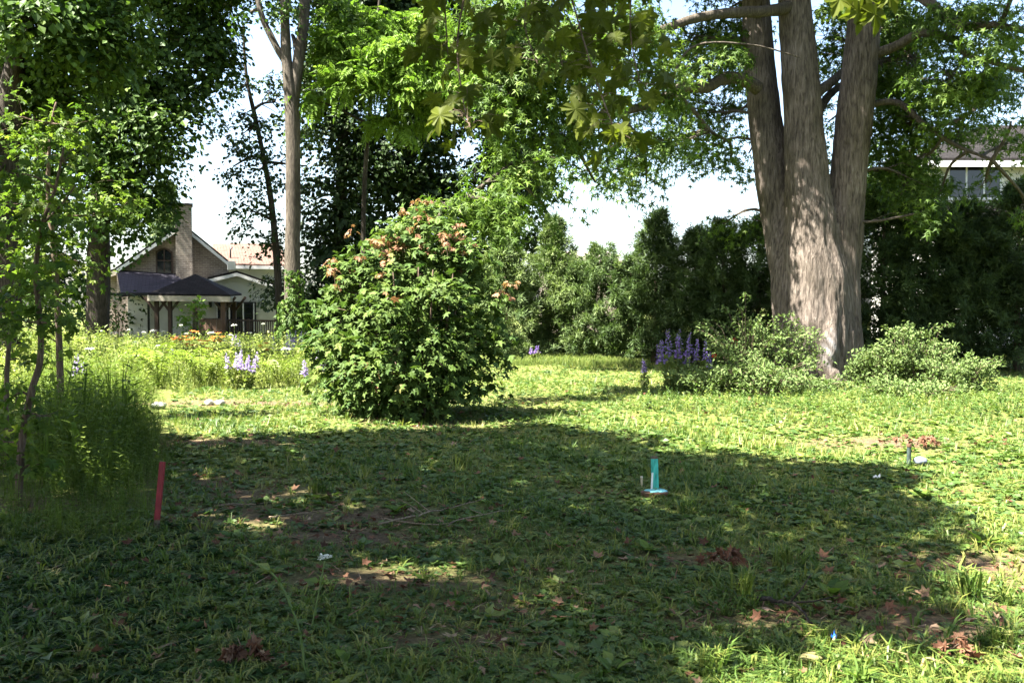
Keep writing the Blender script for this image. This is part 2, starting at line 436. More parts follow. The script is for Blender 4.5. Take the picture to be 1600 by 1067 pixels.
BMAPLE = T([(0, 0, 0), (.44, .10, -.06), (.22, .34, .02), (.56, .60, -.09), (.17, .60, .0), (0, 1, -.14), (-.17, .60, .0), (-.56, .60, -.09), (-.22, .34, .02), (-.44, .10, -.06)],
           [(0, 1, 2), (0, 2, 4), (2, 3, 4), (0, 4, 5), (0, 5, 6), (0, 6, 8), (6, 7, 8), (0, 8, 9)])
def fan_spray():                 # flat cedar spray
    v, f = [], []
    for i, (a, l) in enumerate([(-48, .7), (-4, 1.05), (40, .8)]):
        a = math.radians(a); d = (math.sin(a), math.cos(a)); p = (d[1], -d[0]); b = len(v); k = .12 * i
        v += [(-d[0] * .05, k, 0), (d[0] * l * .45 + p[0] * .10, k + d[1] * l * .45 + p[1] * .10, .04), (d[0] * l, k * .5 + d[1] * l, -.14 * l)]
        f += [(b, b + 1, b + 2)]
    return T(v, f)
CEDAR = fan_spray()
def compound(n=5, w=.14):        # pinnate leaf: pairs of leaflets on a drooping midrib
    v, f = [], []
    for i in range(n):
        y = .2 + .75 * i / n
        for s in (-1, 1):
            l = .38 * (1 - .35 * i / n); b = len(v); z0 = -.25 * y * y
            dx, dy = s * l * .9, l * .45
            v += [(0, y, z0), (dx * .5 + .05 * s, y + dy * .5 - w * .5, z0 + .02), (dx, y + dy, z0 - .10), (dx * .5 - .03 * s, y + dy * .5 + w * .5, z0 + .02)]
            f += [(b, b + 1, b + 2), (b, b + 2, b + 3)] if s > 0 else [(b, b + 2, b + 1), (b, b + 3, b + 2)]
    b = len(v); v += [(0, .9, -.2), (.07, 1.08, -.26), (0, 1.3, -.42), (-.07, 1.08, -.26)]; f += [(b, b + 1, b + 2), (b, b + 2, b + 3)]
    return T(v, f)
COMPOUND = compound()
def tuft(rng, n, spread, w, bend):     # grass tuft, height 1
    v, f = [], []
    for i in range(n):
        a = rng.uniform(0, 6.28); l = rng.uniform(.5, 1.0); r0 = rng.uniform(0, .12); o = spread * rng.uniform(.3, 1)
        d = np.array([math.cos(a), math.sin(a), 0]); p = np.array([-d[1], d[0], 0]); b = len(v); ww = w * rng.uniform(.7, 1.2)
        base = d * r0; mid = base + d * o * .45 * l + np.array([0, 0, .62 * l]); tip = base + d * o * l * (1 + bend) + np.array([0, 0, l * (1 - .45 * bend)])
        v += [base + p * ww * .6, base - p * ww * .6, mid + p * ww, mid - p * ww, tip]
        f += [(b, b + 1, b + 3), (b, b + 3, b + 2), (b + 2, b + 3, b + 4)]
    return T(v, f)
def tuft1(rng, n, spread, w):     # light tuft of single-triangle blades for farther off
    v, f = [], []
    for i in range(n):
        a = rng.uniform(0, 6.28); l = rng.uniform(.5, 1); o = spread * rng.uniform(.3, 1.2); d = np.array([math.cos(a), math.sin(a), 0]); p = np.array([-d[1], d[0], 0]); b = len(v)
        c = d * rng.uniform(0, .3); v += [c + p * w, c - p * w, c + d * o * l + np.array([0, 0, l])]; f.append((b, b + 1, b + 2))
    return T(v, f)
def rosette(rng, n, tilt, leaf=OVAL4, w=1.0):   # low weed, leaves of length 1 spreading from a point
    acc_v, acc_f, k = [], [], 0
    for i in range(n):
        a = i * 2.4 + rng.uniform(-.4, .4); e = tilt * rng.uniform(.4, 1.3)
        tip = np.array([[math.cos(a) * math.cos(e), math.sin(a) * math.cos(e), math.sin(e)]]); nor = np.array([[0, 0, 1.0]]) + rng.normal(0, .25, (1, 3))
        M = frames(tip, nor, rng.uniform(.6, 1.0))[0]
        vv = leaf[0] * np.array([w, 1, 1]) @ M.T + np.array([rng.normal(0, .12), rng.normal(0, .12), rng.uniform(.0, .25)])
        acc_v.append(vv); acc_f.append(leaf[1] + k); k += len(vv)
    return np.concatenate(acc_v).astype(np.float32), np.concatenate(acc_f)
def stalk(rng, n, leaf, ll, stem_w=.008, up=.7):  # upright leafy stem, height 1
    v = [np.array([(stem_w, 0, 0), (-stem_w, 0, 0), (stem_w * .5, .02, 1), (0, stem_w, 0), (0, -stem_w, 0)])]; f = [np.array([(0, 1, 2), (3, 4, 2)])]; k = 5
    for i in range(n):
        h = .12 + .86 * i / n; a = i * 2.4 + rng.uniform(-.5, .5); e = up * rng.uniform(.5, 1.2)
        tip = np.array([[math.cos(a) * math.cos(e), math.sin(a) * math.cos(e), math.sin(e)]])
        M = frames(tip, np.array([[0, 0, 1.0]]), ll * rng.uniform(.6, 1.1) * (1.1 - .6 * h))[0]
        v.append(leaf[0] @ M.T + np.array([0, 0, h])); f.append(leaf[1] + k); k += len(leaf[0])
    return np.concatenate(v).astype(np.float32), np.concatenate(f)

def rot_z(n, rng, size, lean=.12):
    a = rng.uniform(0, 2 * PI, n); c, s = np.cos(a), np.sin(a); z = np.zeros(n); o = np.ones(n)
    M = np.stack([np.stack([c, -s, z], 1), np.stack([s, c, z], 1), np.stack([z, z, o], 1)], 1)
    M[:, 0, 2] += rng.normal(0, lean, n); M[:, 1, 2] += rng.normal(0, lean, n)
    return M * np.asarray(size).reshape(-1, 1, 1)

def scatter(acc, tmpls, pos, size, tint, rng, lean=.12):
    k = rng.integers(0, len(tmpls), len(pos))
    for i, t in enumerate(tmpls):
        q = k == i
        acc.inst(t, pos[q], rot_z(q.sum(), rng, size[q], lean), tint[q])

# ------------------------------------------------------------------ foliage
def in_ellipsoid(c, r, n, rng, shell=.45):
    d = nrm(rng.normal(0, 1, (n, 3))); q = (shell ** 3 + rng.uniform(0, 1, n) * (1 - shell ** 3)) ** (1 / 3)
    return c + d * q[:, None] * r, d

def sprays(acc, cen, out, nleaf, rc, size, tmpl, rng, tint=.5, tvar=.18, flat=.22, droop=.35, up=.9, hang=.35, cvar=.15):
    """flattish sprays of leaves round every centre"""
    n = len(cen); N = n * nleaf
    nor = nrm(out * .45 + np.array([0, 0, up]) + rng.normal(0, .25, (n, 3)))
    ref = nrm(rng.normal(0, 1, (n, 3))); a = nrm(np.cross(nor, ref)); b = np.cross(nor, a)
    ang = rng.uniform(0, 2 * PI, (n, nleaf)); rr = np.sqrt(rng.uniform(0, 1, (n, nleaf))); R = rc * rng.uniform(.6, 1.25, (n, 1))
    rad = np.cos(ang)[..., None] * a[:, None] + np.sin(ang)[..., None] * b[:, None]
    pos = cen[:, None] + rad * (rr * R)[..., None] + nor[:, None] * (rng.normal(0, flat, (n, nleaf)) * R)[..., None]
    pos[..., 2] -= droop * rr ** 2 * R
    tip = rad * .9 + rng.normal(0, .45, (n, nleaf, 3)) - np.array([0, 0, hang])
    ln = nor[:, None] + rng.normal(0, .38, (n, nleaf, 3))
    ct = tint + rng.normal(0, cvar, (n, 1))
    t = np.clip(ct + rng.normal(0, tvar, (n, nleaf)), 0, 1).ravel()
    sz = size * rng.uniform(.65, 1.25, N)
    acc.inst(tmpl, pos.reshape(-1, 3), frames(tip.reshape(-1, 3), ln.reshape(-1, 3), sz), t)
    return pos.reshape(-1, 3)

def cl(px, py, d, rx, ry, dens=1.0, rd=None):
    c = at(px, py, d); k = d / F
    return (c, np.array([rx * k, rd if rd else .85 * min(rx, ry * 1.4) * k, ry * k]), dens)

def nearest_on(paths, p):
    best = None
    for pts in paths:
        dd = np.linalg.norm(pts - p + np.array([0, 0, .35 * abs(p[2])]) * 0, axis=1) + np.maximum(0, pts[:, 2] - p[2]) * .6
        i = int(np.argmin(dd))
        if best is None or dd[i] < best[0]: best = (dd[i], pts[i])
    return best[1]

def tree(name, label, cat, trunks, clusters, leaf, size, leafmat, barkmat, seed, rc=.5, nleaf=26, per=1.0, group=None,
         tint=.5, sides=9, limb_r=.07, droop=.35, hang=.35, twigs=.5, foliage='crown', shell=.45, trunk_name='trunk', cvar=.15, limbs=True, fill=0.0):
    """trunks: list of (points, radii); clusters: list of (centre, radii, density)"""
    rng = np.random.default_rng(seed)
    base = np.array(trunks[0][0][0], float)
    root = thing(name, label, cat, base, group)
    paths = []
    for pts, rad in trunks:
        n = max(8, 3 * len(pts)); p = curve(pts, n); r = np.interp(np.linspace(0, 1, n), np.linspace(0, 1, len(rad)), rad)
        ta = Acc(); tube(ta, p, r, sides, wob=.05); paths.append(p)
        ta.build(trunk_name, barkmat, root, True)
    fa, wa = Acc(), Acc()
    for c, r, dens in clusters:
        n = max(3, int(per * dens * (r[0] * r[2] * PI + r[0] * r[1] * PI) / (rc * rc * 1.6)))
        cen, out = in_ellipsoid(c, r, n, rng, shell)
        cen[:, 2] = np.maximum(cen[:, 2], gh(cen[:, 0], cen[:, 1]) + .25 * rc)
        sprays(fa, cen, out, nleaf, rc, size, leaf, rng, tint, droop=droop, hang=hang, cvar=cvar)
        if fill:
            c2, o2 = in_ellipsoid(c, r * .85, max(2, int(n * fill)), rng, 0.0); sprays(fa, c2, o2, 22, rc * 1.1, size * 1.7, LEAFW, rng, tint - .1, droop=droop, hang=hang, cvar=cvar)
        if limbs:
            s = nearest_on(paths, c); m = (s + c) / 2 + rng.normal(0, .12, 3) * np.linalg.norm(c - s); m[2] += .08 * np.linalg.norm(c - s)
            lim = curve([s, m, c], 8); tube(wa, lim, np.linspace(limb_r, limb_r * .4, 8), 6)
            for q in cen[rng.random(n) < twigs]:
                s2 = lim[rng.integers(3, 8)]; m2 = (s2 + q) / 2 + rng.normal(0, .08, 3) * np.linalg.norm(q - s2)
                tube(wa, np.array([s2, m2, q]), np.array([.35, .22, .08]) * limb_r, 3, cap=False)
    if fa.n: tag(fa.build(foliage, leafmat, root), kind='stuff')
    if wa.n: tag(wa.build('branches', barkmat, root, True), kind='stuff')
    return root, fa

# ================================================================== GROUND
SHADE_PX = [(-700, 705), (-200, 665), (60, 642), (200, 636), (265, 668), (330, 690), (450, 673), (560, 666), (650, 670), (760, 658), (850, 656), (930, 666), (1050, 682), (1130, 702),
            (1250, 716), (1390, 722), (1485, 750), (1525, 800), (1495, 880), (1530, 940), (1600, 1010), (1640, 1067)]
SHADE = [tuple(on_ground(*p)[:2]) for p in SHADE_PX] + [(2.6, 2.6), (1.0, 1.0), (-6, .5), (-9, 4)]
def inside(x, y, poly):
    r = np.zeros(len(x), bool); n = len(poly)
    for i in range(n):
        (x0, y0), (x1, y1) = poly[i], poly[(i + 1) % n]
        c = (y0 > y) != (y1 > y)
        with np.errstate(divide='ignore', invalid='ignore'): xi = (x1 - x0) * (y - y0) / (y1 - y0) + x0
        r ^= c & (x < xi)
    return r

BARE = [(430, 800, 1.0, .55), (520, 835, .8, .35), (400, 765, .9, .4), (340, 745, .6, .4), (560, 800, .7, .3), (350, 690, 1.1, .35), (430, 628, 3.4, .55), (780, 940, .35, .2), (1400, 960, .5, .25),
        (1200, 960, .6, .2), (700, 990, .4, .2), (1480, 980, .5, .25), (1530, 880, .7, .3), (30, 780, .7, .3), (600, 900, .8, .3), (1370, 690, 1.0, .4), (640, 660, .8, .5), (1080, 870, .5, .25)]
BARE_W = [(*on_ground(p, q)[:2], a, b) for p, q, a, b in BARE]
def bare(x, y):
    v = np.zeros(np.shape(x))
    for cx, cy, a, b in BARE_W: v = np.maximum(v, np.exp(-(((x - cx) / a) ** 2 + ((y - cy) / b) ** 2)))
    v = np.clip(v * (0.5 + noise2(x, y, 3.0)) + np.clip(noise2(x + 9, y - 4, 1.1) - .78, 0, 1) * 1.3, 0, 1)
    return v

gx = np.unique(np.concatenate([np.linspace(-900, -40, 12), np.linspace(-40, -12, 24), np.linspace(-12, 12, 110), np.linspace(12, 40, 24), np.linspace(40, 900, 12)]))
gy = np.unique(np.concatenate([np.linspace(-60, -2, 12), np.linspace(-2, 26, 140), np.linspace(26, 60, 40), np.linspace(60, 1500, 14)]))
X, Y = np.meshgrid(gx, gy)
Z = gh(X, Y)
ga = Acc()
nx, ny = len(gx), len(gy)
idx = np.arange(nx * ny).reshape(ny, nx)
q0, q1, q2, q3 = idx[:-1, :-1].ravel(), idx[:-1, 1:].ravel(), idx[1:, 1:].ravel(), idx[1:, :-1].ravel()
ga.add(np.stack([X, Y, Z], -1).reshape(-1, 3), np.concatenate([np.stack([q0, q1, q2], 1), np.stack([q0, q2, q3], 1)]), (bare(X, Y) * .9 + .12).ravel())
tag(ga.build('ground', ground_mat(), None, True), kind='structure')

def sample_ground(n, y0, y1, power, rng, wide=.56, pad=1.2):
    """points over the visible wedge; density per square metre falls as Y**-power"""
    yy = np.linspace(y0, y1, 400); w = yy ** (-power) * (2 * wide * yy + 2 * pad); c = np.cumsum(w); c = c / c[-1]
    y = np.interp(rng.random(n), c, yy); x = rng.uniform(-1, 1, n) * (wide * y + pad)
    return x, y

def tall_zone(x, y):             # where the lawn gives way to meadow, shrubs or hedge
    k = F / np.maximum(y, .1); px = 800 + x * k; py = HORIZON + EYE * k
    meadow = (py < 604 + 5 * np.sin(px * .05)) & (px < 500)
    left = (px < 255 - (py - 700) * .15) & (py < 800) & (px > -300)
    return meadow | left

rg = np.random.default_rng(5)
TUFTS = [tuft(rg, 6, .55, .026, .5) for _ in range(4)]
TUFTS_W = [tuft(rg, 5, .8, .042, .8) for _ in range(3)]
TUFTS_F = [tuft1(rg, 5, .7, .045) for _ in range(4)]
ROS = [rosette(rg, 6, .45) for _ in range(3)] + [rosette(rg, 8, .35, LEAF2) for _ in range(2)]
CREEP = [rosette(rg, 6, .3, LEAF2, 1.6) for _ in range(4)]
CREEP_F = [rosette(rg, 5, .3, LEAF2, 1.9) for _ in range(4)]
la = Acc()
x, y = sample_ground(66000, 3.2, 33, 1.6, rg)
bz = bare(x, y); keep = (rg.random(len(x)) > bz * .93) & ~tall_zone(x, y); x, y = x[keep], y[keep]
pos = np.stack([x, y, gh(x, y) - .005], 1); nr = y < 8.5
sz = (.050 + .085 * rg.random(len(x)) ** 2.5) * (.6 + .9 * noise2(x, y, .8)) * np.where(y > 12, 1.1, 1)
tn = np.clip(.20 + .55 * noise2(x + 3, y, .9) + rg.normal(0, .18, len(x)), 0, 1)
scatter(la, TUFTS + TUFTS_W, pos[nr], sz[nr], tn[nr], rg, .25); scatter(la, TUFTS_F, pos[~nr], sz[~nr], tn[~nr], rg, .25)
tag(la.build('lawn_grass', G['grass']), 'short rough lawn grass covering the ground in sun and shade', 'grass', kind='stuff')

wa_ = Acc()
x, y = sample_ground(47000, 3.2, 30, 1.6, rg)
bz = bare(x, y); keep = (rg.random(len(x)) > bz * .92) & ~tall_zone(x, y); x, y = x[keep], y[keep]
pos = np.stack([x, y, gh(x, y)], 1)
sz = (.026 + .046 * rg.random(len(x)) ** 2) * (.65 + .8 * noise2(x - 7, y, 1.2)) * np.where(y > 10, 1.15, 1)
tn = np.clip(.15 + .6 * noise2(x + 13, y + 5, 1.0) + rg.normal(0, .15, len(x)), 0, 1)
nr = y < 8.5
nr = y < 7; scatter(wa_, ROS + CREEP + CREEP, pos[nr], sz[nr], tn[nr], rg, .15); scatter(wa_, CREEP_F, pos[~nr], sz[~nr] * 1.15, tn[~nr], rg, .15)
# ground cover added with dark leaves to deepen shade in the near left corner
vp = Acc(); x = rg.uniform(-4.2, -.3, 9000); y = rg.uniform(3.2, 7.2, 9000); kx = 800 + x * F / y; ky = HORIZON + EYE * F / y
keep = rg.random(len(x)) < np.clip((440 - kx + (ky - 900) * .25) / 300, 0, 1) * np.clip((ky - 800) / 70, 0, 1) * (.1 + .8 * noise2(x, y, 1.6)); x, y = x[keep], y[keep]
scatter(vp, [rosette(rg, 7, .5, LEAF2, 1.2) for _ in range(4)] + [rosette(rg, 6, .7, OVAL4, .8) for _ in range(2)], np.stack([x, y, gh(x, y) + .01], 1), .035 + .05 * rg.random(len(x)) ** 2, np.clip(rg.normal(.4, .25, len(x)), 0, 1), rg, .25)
tag(vp.build('ground_cover', leaf_mat('shade_darkened_leaf', [(0, (.010, .026, .006)), (.6, (.024, .052, .012)), (1, (.06, .10, .025))], transl=.25, rough=.6, spec=.10)), 'ground cover with leaf colour darkened to deepen the shade in the near left corner', 'ground cover', kind='stuff')
# a few larger broad-leaved weeds
x, y = sample_ground(900, 3.3, 16, 1.2, rg); keep = ~tall_zone(x, y) & (bare(x, y) < .6); x, y = x[keep], y[keep]
pos = np.stack([x, y, gh(x, y)], 1)
scatter(wa_, ROS, pos, .05 + .08 * rg.random(len(x)) ** 2, np.clip(.55 + rg.normal(0, .2, len(x)), 0, 1), rg, .2)
tag(wa_.build('lawn_weeds', G['weed']), 'low broad leaved weeds creeping through the lawn', 'weeds', kind='stuff')

li = Acc()
x, y = sample_ground(11000, 3.2, 20, 1.6, rg)
bz = bare(x, y); keep = (rg.random(len(x)) < .18 + bz * 1.3) & ~tall_zone(x, y); x, y = x[keep], y[keep]
n = len(x); pos = np.stack([x, y, gh(x, y) + .012 + .03 * rg.random(n)], 1)
a = rg.uniform(0, 6.28, n); tip = np.stack([np.cos(a), np.sin(a), rg.normal(0, .3, n)], 1); nor = np.array([0, 0, 1.0]) + rg.normal(0, .4, (n, 3))
k = rg.random(n) < .5
for q, t in ((k, LEAF3), (~k, maple_tmpl([(.16, -.04), (.44, -.02), (.30, .20), (.60, .50), (.24, .50), (0, 1.0)], -.5))):
    li.inst(t, pos[q], frames(tip[q], nor[q], (.026 + .055 * rg.random(q.sum()) ** 2)), np.clip(rg.beta(1.6, 1.8, q.sum()), 0, 1))
# fine dry straw and twig bits
x, y = sample_ground(9000, 3.2, 16, 1.5, rg); keep = (rg.random(len(x)) < .25 + bare(x, y)); x, y = x[keep], y[keep]; n = len(x)
a = rg.uniform(0, 6.28, n); tip = np.stack([np.cos(a), np.sin(a), rg.normal(0, .12, n)], 1)
li.inst(T([(-.02, 0, 0), (.02, 0, 0), (.012, 1, .02), (0, .5, .03)], [(0, 1, 2), (0, 1, 3)]), np.stack([x, y, gh(x, y) + .015 + .02 * rg.random(n)], 1),
        frames(tip, np.array([0, 0, 1.0]) + rg.normal(0, .2, (n, 3)), .06 + .14 * rg.random(n)), np.clip(rg.beta(2.5, 1.2, n), 0, 1))
tag(li.build('leaf_litter', G['litter']), 'brown dead leaves and straw scattered on the lawn', 'dead leaves', kind='stuff')

# ================================================================== MEADOW AND TALL WEEDS
rm = np.random.default_rng(21)
M_T = [tuft(rm, 7, .35, .014, .35) for _ in range(3)]
M_S = [stalk(rm, 14, LANCE1, .26) for _ in range(2)] + [stalk(rm, 9, LEAF2, .24) for _ in range(2)] + [stalk(rm, 10, LEAFW, .16, up=.3) for _ in range(2)]
ma = Acc()
n = 14000
y = np.interp(rm.random(n), np.linspace(0, 1, 30), np.linspace(17.0, 44, 30) ** 1.0); y = 17 + (y - 17) ** 1.25 / 27 ** .25
px = rm.uniform(-60, 545, n)
x = (px - 800) / F * y
py = HORIZON + EYE * F / y
keep = (py < 618 + 8 * np.sin(px * .045) + rm.normal(0, 4, n)) & ~((px > 300) & (px < 520) & (py > 606)); x, y, px = x[keep], y[keep], px[keep]; n = len(x)
hgt = (.34 + .80 * rm.random(n) ** 1.6) * (.5 + .75 * noise2(x, y, .9)) * np.clip((y - 15.8) / 4.5, .35, 1.25)
hgt = np.minimum(hgt, np.where(px > 165, np.clip(1.6 - .0262 * y, .38, 2), 1.1) * rm.uniform(.55, 1.08, n))
tn = np.clip(.25 + .55 * noise2(x + 2, y + 8, .7) + rm.normal(0, .16, n), 0, 1)
pos = np.stack([x, y, gh(x, y) - .01], 1); s = rm.random(n) < .35
scatter(ma, M_T, pos[s], hgt[s], tn[s], rm, .12); scatter(ma, M_S, pos[~s], hgt[~s] * 1.05, tn[~s], rm, .1)
# longer grass in front of the hedge
n = 3500; px = rm.uniform(770, 1015, n); y = rm.uniform(26, 31, n); x = (px - 800) / F * y
scatter(ma, M_T, np.stack([x, y, gh(x, y)], 1), .12 + .30 * rm.random(n) * noise2(x, y, 1.0), np.clip(.35 + rm.normal(0, .2, n), 0, 1), rm, .15)
tag(ma.build('meadow_plants', G['meadow']), 'tall yellow green wildflower meadow in front of the house', 'meadow', kind='stuff')

ta_ = Acc()
T_S = [stalk(rm, 20, LANCE1, .22, .006) for _ in range(3)] + [stalk(rm, 12, LEAFW, .15, .007, .45) for _ in range(2)] + [stalk(rm, 9, LEAF2, .24, .007, .5) for _ in range(2)] + [tuft(rm, 7, .22, .008, .25) for _ in range(3)]
n = 5600; px = rm.uniform(-60, 290, n); py = rm.uniform(612, 850, n)
y = EYE * F / (py - HORIZON); x = (px - 800) / F * y
keep = (px < 262 - np.abs(py - 700) * .10 + rm.normal(0, 16, n)) & (rm.random(n) < np.clip(1.25 - (py - 660) / 260, .12, 1) * np.where(px < 70, .35, 1))
x, y, py, px = x[keep], y[keep], py[keep], px[keep]; n = len(x)
hgt = (.30 + .65 * rm.random(n) ** 1.6) * np.clip((840 - py) / 140, .35, 1.0) * np.clip((292 - px) / 110, .2, 1) * (.7 + .5 * noise2(x, y, 1.5))
hgt = np.where(rm.random(n) < .04, hgt * 1.5 + .1, hgt)
scatter(ta_, T_S, np.stack([x, y, gh(x, y) - .01], 1), hgt, np.clip(.45 + .3 * (noise2(x, y, 1.0) - .5) + rm.normal(0, .18, n), 0, 1), rm, .12)
tag(ta_.build('tall_weeds', G['tall']), 'dense tall feathery weeds beside the red stake', 'weeds', kind='stuff')

# ================================================================== LEFT HOUSE
H = 45.0
brick = brick_mat()
siding = plain_mat('white_clapboard', (.62, .61, .56), .6, .12, 1.5)
trimw = plain_mat('white_trim_paint', (.70, .70, .68), .5, .08, 2)
shd = shingle_mat('dark_shingles', (.011, .010, .010), (.020, .018, .018))
shb = shingle_mat('brown_shingles', (.095, .058, .046), (.13, .085, .068))
shp = shingle_mat('blue_grey_shingles', (.022, .021, .028), (.034, .032, .042))
glass = glass_mat()
blackm = plain_mat('black_metal', (.02, .02, .022), .45, .2, 8)
wood = plain_mat('brown_stained_wood', (.14, .085, .055), .75, .3, 3, .2, streak=(6, 6, .8))
woodd = plain_mat('dark_stained_wood', (.06, .04, .03), .75, .3, 3, .2, streak=(6, 6, .8))
beige = plain_mat('beige_fascia_paint', (.40, .36, .29), .6, .12, 2)
curtain = plain_mat('grey_curtain', (.22, .22, .23), .9, .2, 3, streak=(8, 8, .4))

XC = (290 - 800) / F * H
def hx(px): return XC + (px - 290) / F * H * 1.06
def hz(py): return at(800, py, H)[2]
def Q(px, py, y): return np.array([XC + (px - 290) / F * y * 1.06, y, at(px, py, y)[2]])    # the house faces the camera: turned about its own corner below
house = thing('brick_house', 'old buff brick gabled house with chimney and white clapboard addition behind the meadow', 'house', (XC, H, 0), rz=math.atan2(510, F))
# gable wall
w = PB(); w.prism([(hx(197), -.2), (hx(352), -.2), (hx(352), hz(414)), (hx(287), hz(358)), (hx(197), hz(424))], H, H + 7)
w.build('wall', brick, house)
w = PB(); w.prism([(hx(177), -.2), (hx(196.9), -.2), (hx(196.9), hz(424)), (hx(177), hz(432))], H + .6, H + 7); w.build('side_wall', brick, house)
# main roof: two slabs with rake boards
pk = (hx(287), hz(349)); le = (hx(168), hz(430)); le2 = (hx(196), hz(420)); re = (hx(354), hz(409))
r = PB(); y0, y1 = H - .35, H + 7.3
r.slab([(le2[0], y0, le2[1]), (pk[0], y0, pk[1]), (pk[0], y1, pk[1]), (le2[0], y1, le2[1])], .10)
r.slab([(le[0], y0 + .5, le[1]), (le2[0] - .003, y0 + .5, le2[1]), (le2[0] - .003, y1, le2[1]), (le[0], y1, le[1])], .10)
r.slab([(pk[0] + .003, y0, pk[1]), (re[0], y0, re[1]), (re[0], y1, re[1]), (pk[0] + .003, y1, pk[1])], .10)
roof = r.build('roof', shd, house)
def rake(p, q, y, h=.17, mat=trimw):
    b = PB(); b.prism([(p[0], p[1] - .10), (q[0], q[1] - .10), (q[0], q[1] - .10 - h), (p[0], p[1] - .10 - h)], y - .03, y + .03); return b.build('rake_board', mat, house)
rake(le2, pk, y0); rake((pk[0] + .004, pk[1]), re, y0); rake(le, (le2[0] - .004, le2[1]), y0 + .5, .22, beige)
# chimney
c = PB(); c.box((hx(289), H - .15, (hz(322) - .2) / 2), (hx(300.4) - hx(277.5), .9, hz(322) + .2)); ch = c.build('chimney', brick, house)
c = PB(); c.box((hx(289), H - .15, hz(321.5)), (hx(302) - hx(276), 1.0, .10)); c.build('chimney_cap', plain_mat('dark_chimney_cap', (.06, .05, .045), .8), ch)
for i, px in enumerate((284, 294)):
    a = Acc(); tube(a, [Q(px, 321, H - .15), Q(px, 317.5, H - .15)], [.13, .11], 10); a.build('chimney_pot', plain_mat('clay_pot', (.16, .08, .06)), ch)
# arched attic window
def arch(x0, x1, z0, z1, rise=.18, n=8):
    pts = [(x0, z0), (x1, z0), (x1, z1 - rise)]
    for i in range(1, n): t = i / n; pts.append((x1 + (x0 - x1) * t, z1 - rise + rise * math.sin(PI * t)))
    return pts + [(x0, z1 - rise)]
f = PB(); f.prism(arch(hx(250), hx(273), hz(428), hz(388)), H - .05, H - .003); win = f.build('window', woodd, house)
f = PB(); f.prism(arch(hx(252), hx(271), hz(427), hz(390.5)), H - .07, H - .053); f.build('pane', glass, win)
f = PB(); f.box((hx(261.5), H - .085, hz(408)), (.05, .02, hz(392) - hz(426))); f.box((hx(261.5), H - .085, hz(408)), (hx(271) - hx(252), .018, .05)); f.build('sash', woodd, win)
# lean-to roof on the left with gutter and downspout
r = PB(); r.slab([Q(197, 423, H - .05), Q(277, 428, H - .05), Q(300, 452, H - 3.2), Q(202, 460, H - 3.2)], .12); r.build('lean_to_roof', shp, house)
zl = Q(0, 457, H - 2.6)[2]; w = PB(); w.prism([(Q(211, 0, H - 2.6)[0], -.2), (Q(300, 0, H - 2.6)[0], -.2), (Q(300, 0, H - 2.6)[0], zl), (Q(211, 0, H - 2.6)[0], zl)], H - 2.6, H - .003); w.build('lean_to_wall', siding, house)
g = PB(); g.box((Q(216, 460, H - 3.2) + Q(232, 460, H - 3.2)) / 2, (2.2, .12, .12)); g.build('gutter', blackm, house)
a = Acc(); tube(a, [Q(228, 461, H - 3.2), Q(231, 466, H - 3.1), Q(238, 469, H - 2.75), Q(239, 473, H - 2.72), Q(239, 520, H - 2.72)], .05, 8); a.build('downspout', blackm, house, True)
# cross wing with the brown hip roof
w = PB(); w.prism([(hx(352.2), 0), (hx(445), 0), (hx(445), hz(410)), (hx(352.2), hz(410))], H + 2.5, H + 8); w.build('wing_wall', siding, house)
r = PB(); A_ = Q(322, 411, H + 2.1); B_ = Q(450, 412, H + 2.1); C_ = Q(418, 378, H + 7); D_ = Q(330, 380.5, H + 7)
r.slab([A_, B_, C_, D_], .14); r.build('wing_roof', shb, house)
w = PB(); w.beam(A_ - np.array([0, .03, .16]), B_ - np.array([0, .03, .16]), .05, .16); w.build('wing_fascia', trimw, house)
a = Acc(); tube(a, [Q(354, 405, H + 3.3), Q(354.5, 389, H + 3.3), Q(357, 385, H + 3.3)], .04, 8); a.build('vent_pipe', blackm, house, True)
# clapboard addition
AY = H - 2.4
def ax(px): return XC + (px - 290) / F * AY * 1.06
def az(py): return at(800, py, AY)[2]
pkA, leA, reA = (ax(363), az(422)), (ax(322), az(433)), (ax(431), az(447))
add = [(ax(308), -.1), (ax(428), -.1), (ax(428), az(449)), (ax(363), az(427)), (ax(318), az(438)), (ax(308), az(441))]
w = PB(); w.prism(add, AY, H - .003); w.build('addition_wall', siding, house)
def addition_top(x):
    if x > pkA[0]: t = (x - pkA[0]) / (ax(428) - pkA[0]); return az(427) + t * (az(449) - az(427))
    t = (pkA[0] - x) / (pkA[0] - ax(308)); return az(427) + t * (az(441) - az(427))
nb = 16; zlo = .4; zhi = az(428); step = (zhi - zlo) / nb
for i in range(nb):
    z0 = zlo + i * step; z1 = z0 + step * .90
    xs = [v for v in np.linspace(ax(308), ax(428), 60) if addition_top(v) > z1 + .01]
    if len(xs) < 2: continue
    b = PB(); b.box(((xs[0] + xs[-1]) / 2, AY - .024, (z0 + z1) / 2), (xs[-1] - xs[0], .04, z1 - z0)); b.build('siding_board', siding, house)
r = PB(); ya, yb = AY - .3, H - .004
r.slab([(leA[0], ya, leA[1]), (pkA[0], ya, pkA[1]), (pkA[0], yb, pkA[1]), (leA[0], yb, leA[1])], .09)
r.slab([(pkA[0] + .003, ya, pkA[1]), (reA[0], ya, reA[1]), (reA[0], yb, reA[1]), (pkA[0] + .003, yb, pkA[1])], .09)
r.build('addition_roof', shd, house)
rake(leA, pkA, ya, .15); rake((pkA[0] + .004, pkA[1]), reA, ya, .15)
b = PB(); b.box(Q(356, 414, AY - .1), (.36, .3, .42)); b.build('vent_box', trimw, house, .03)
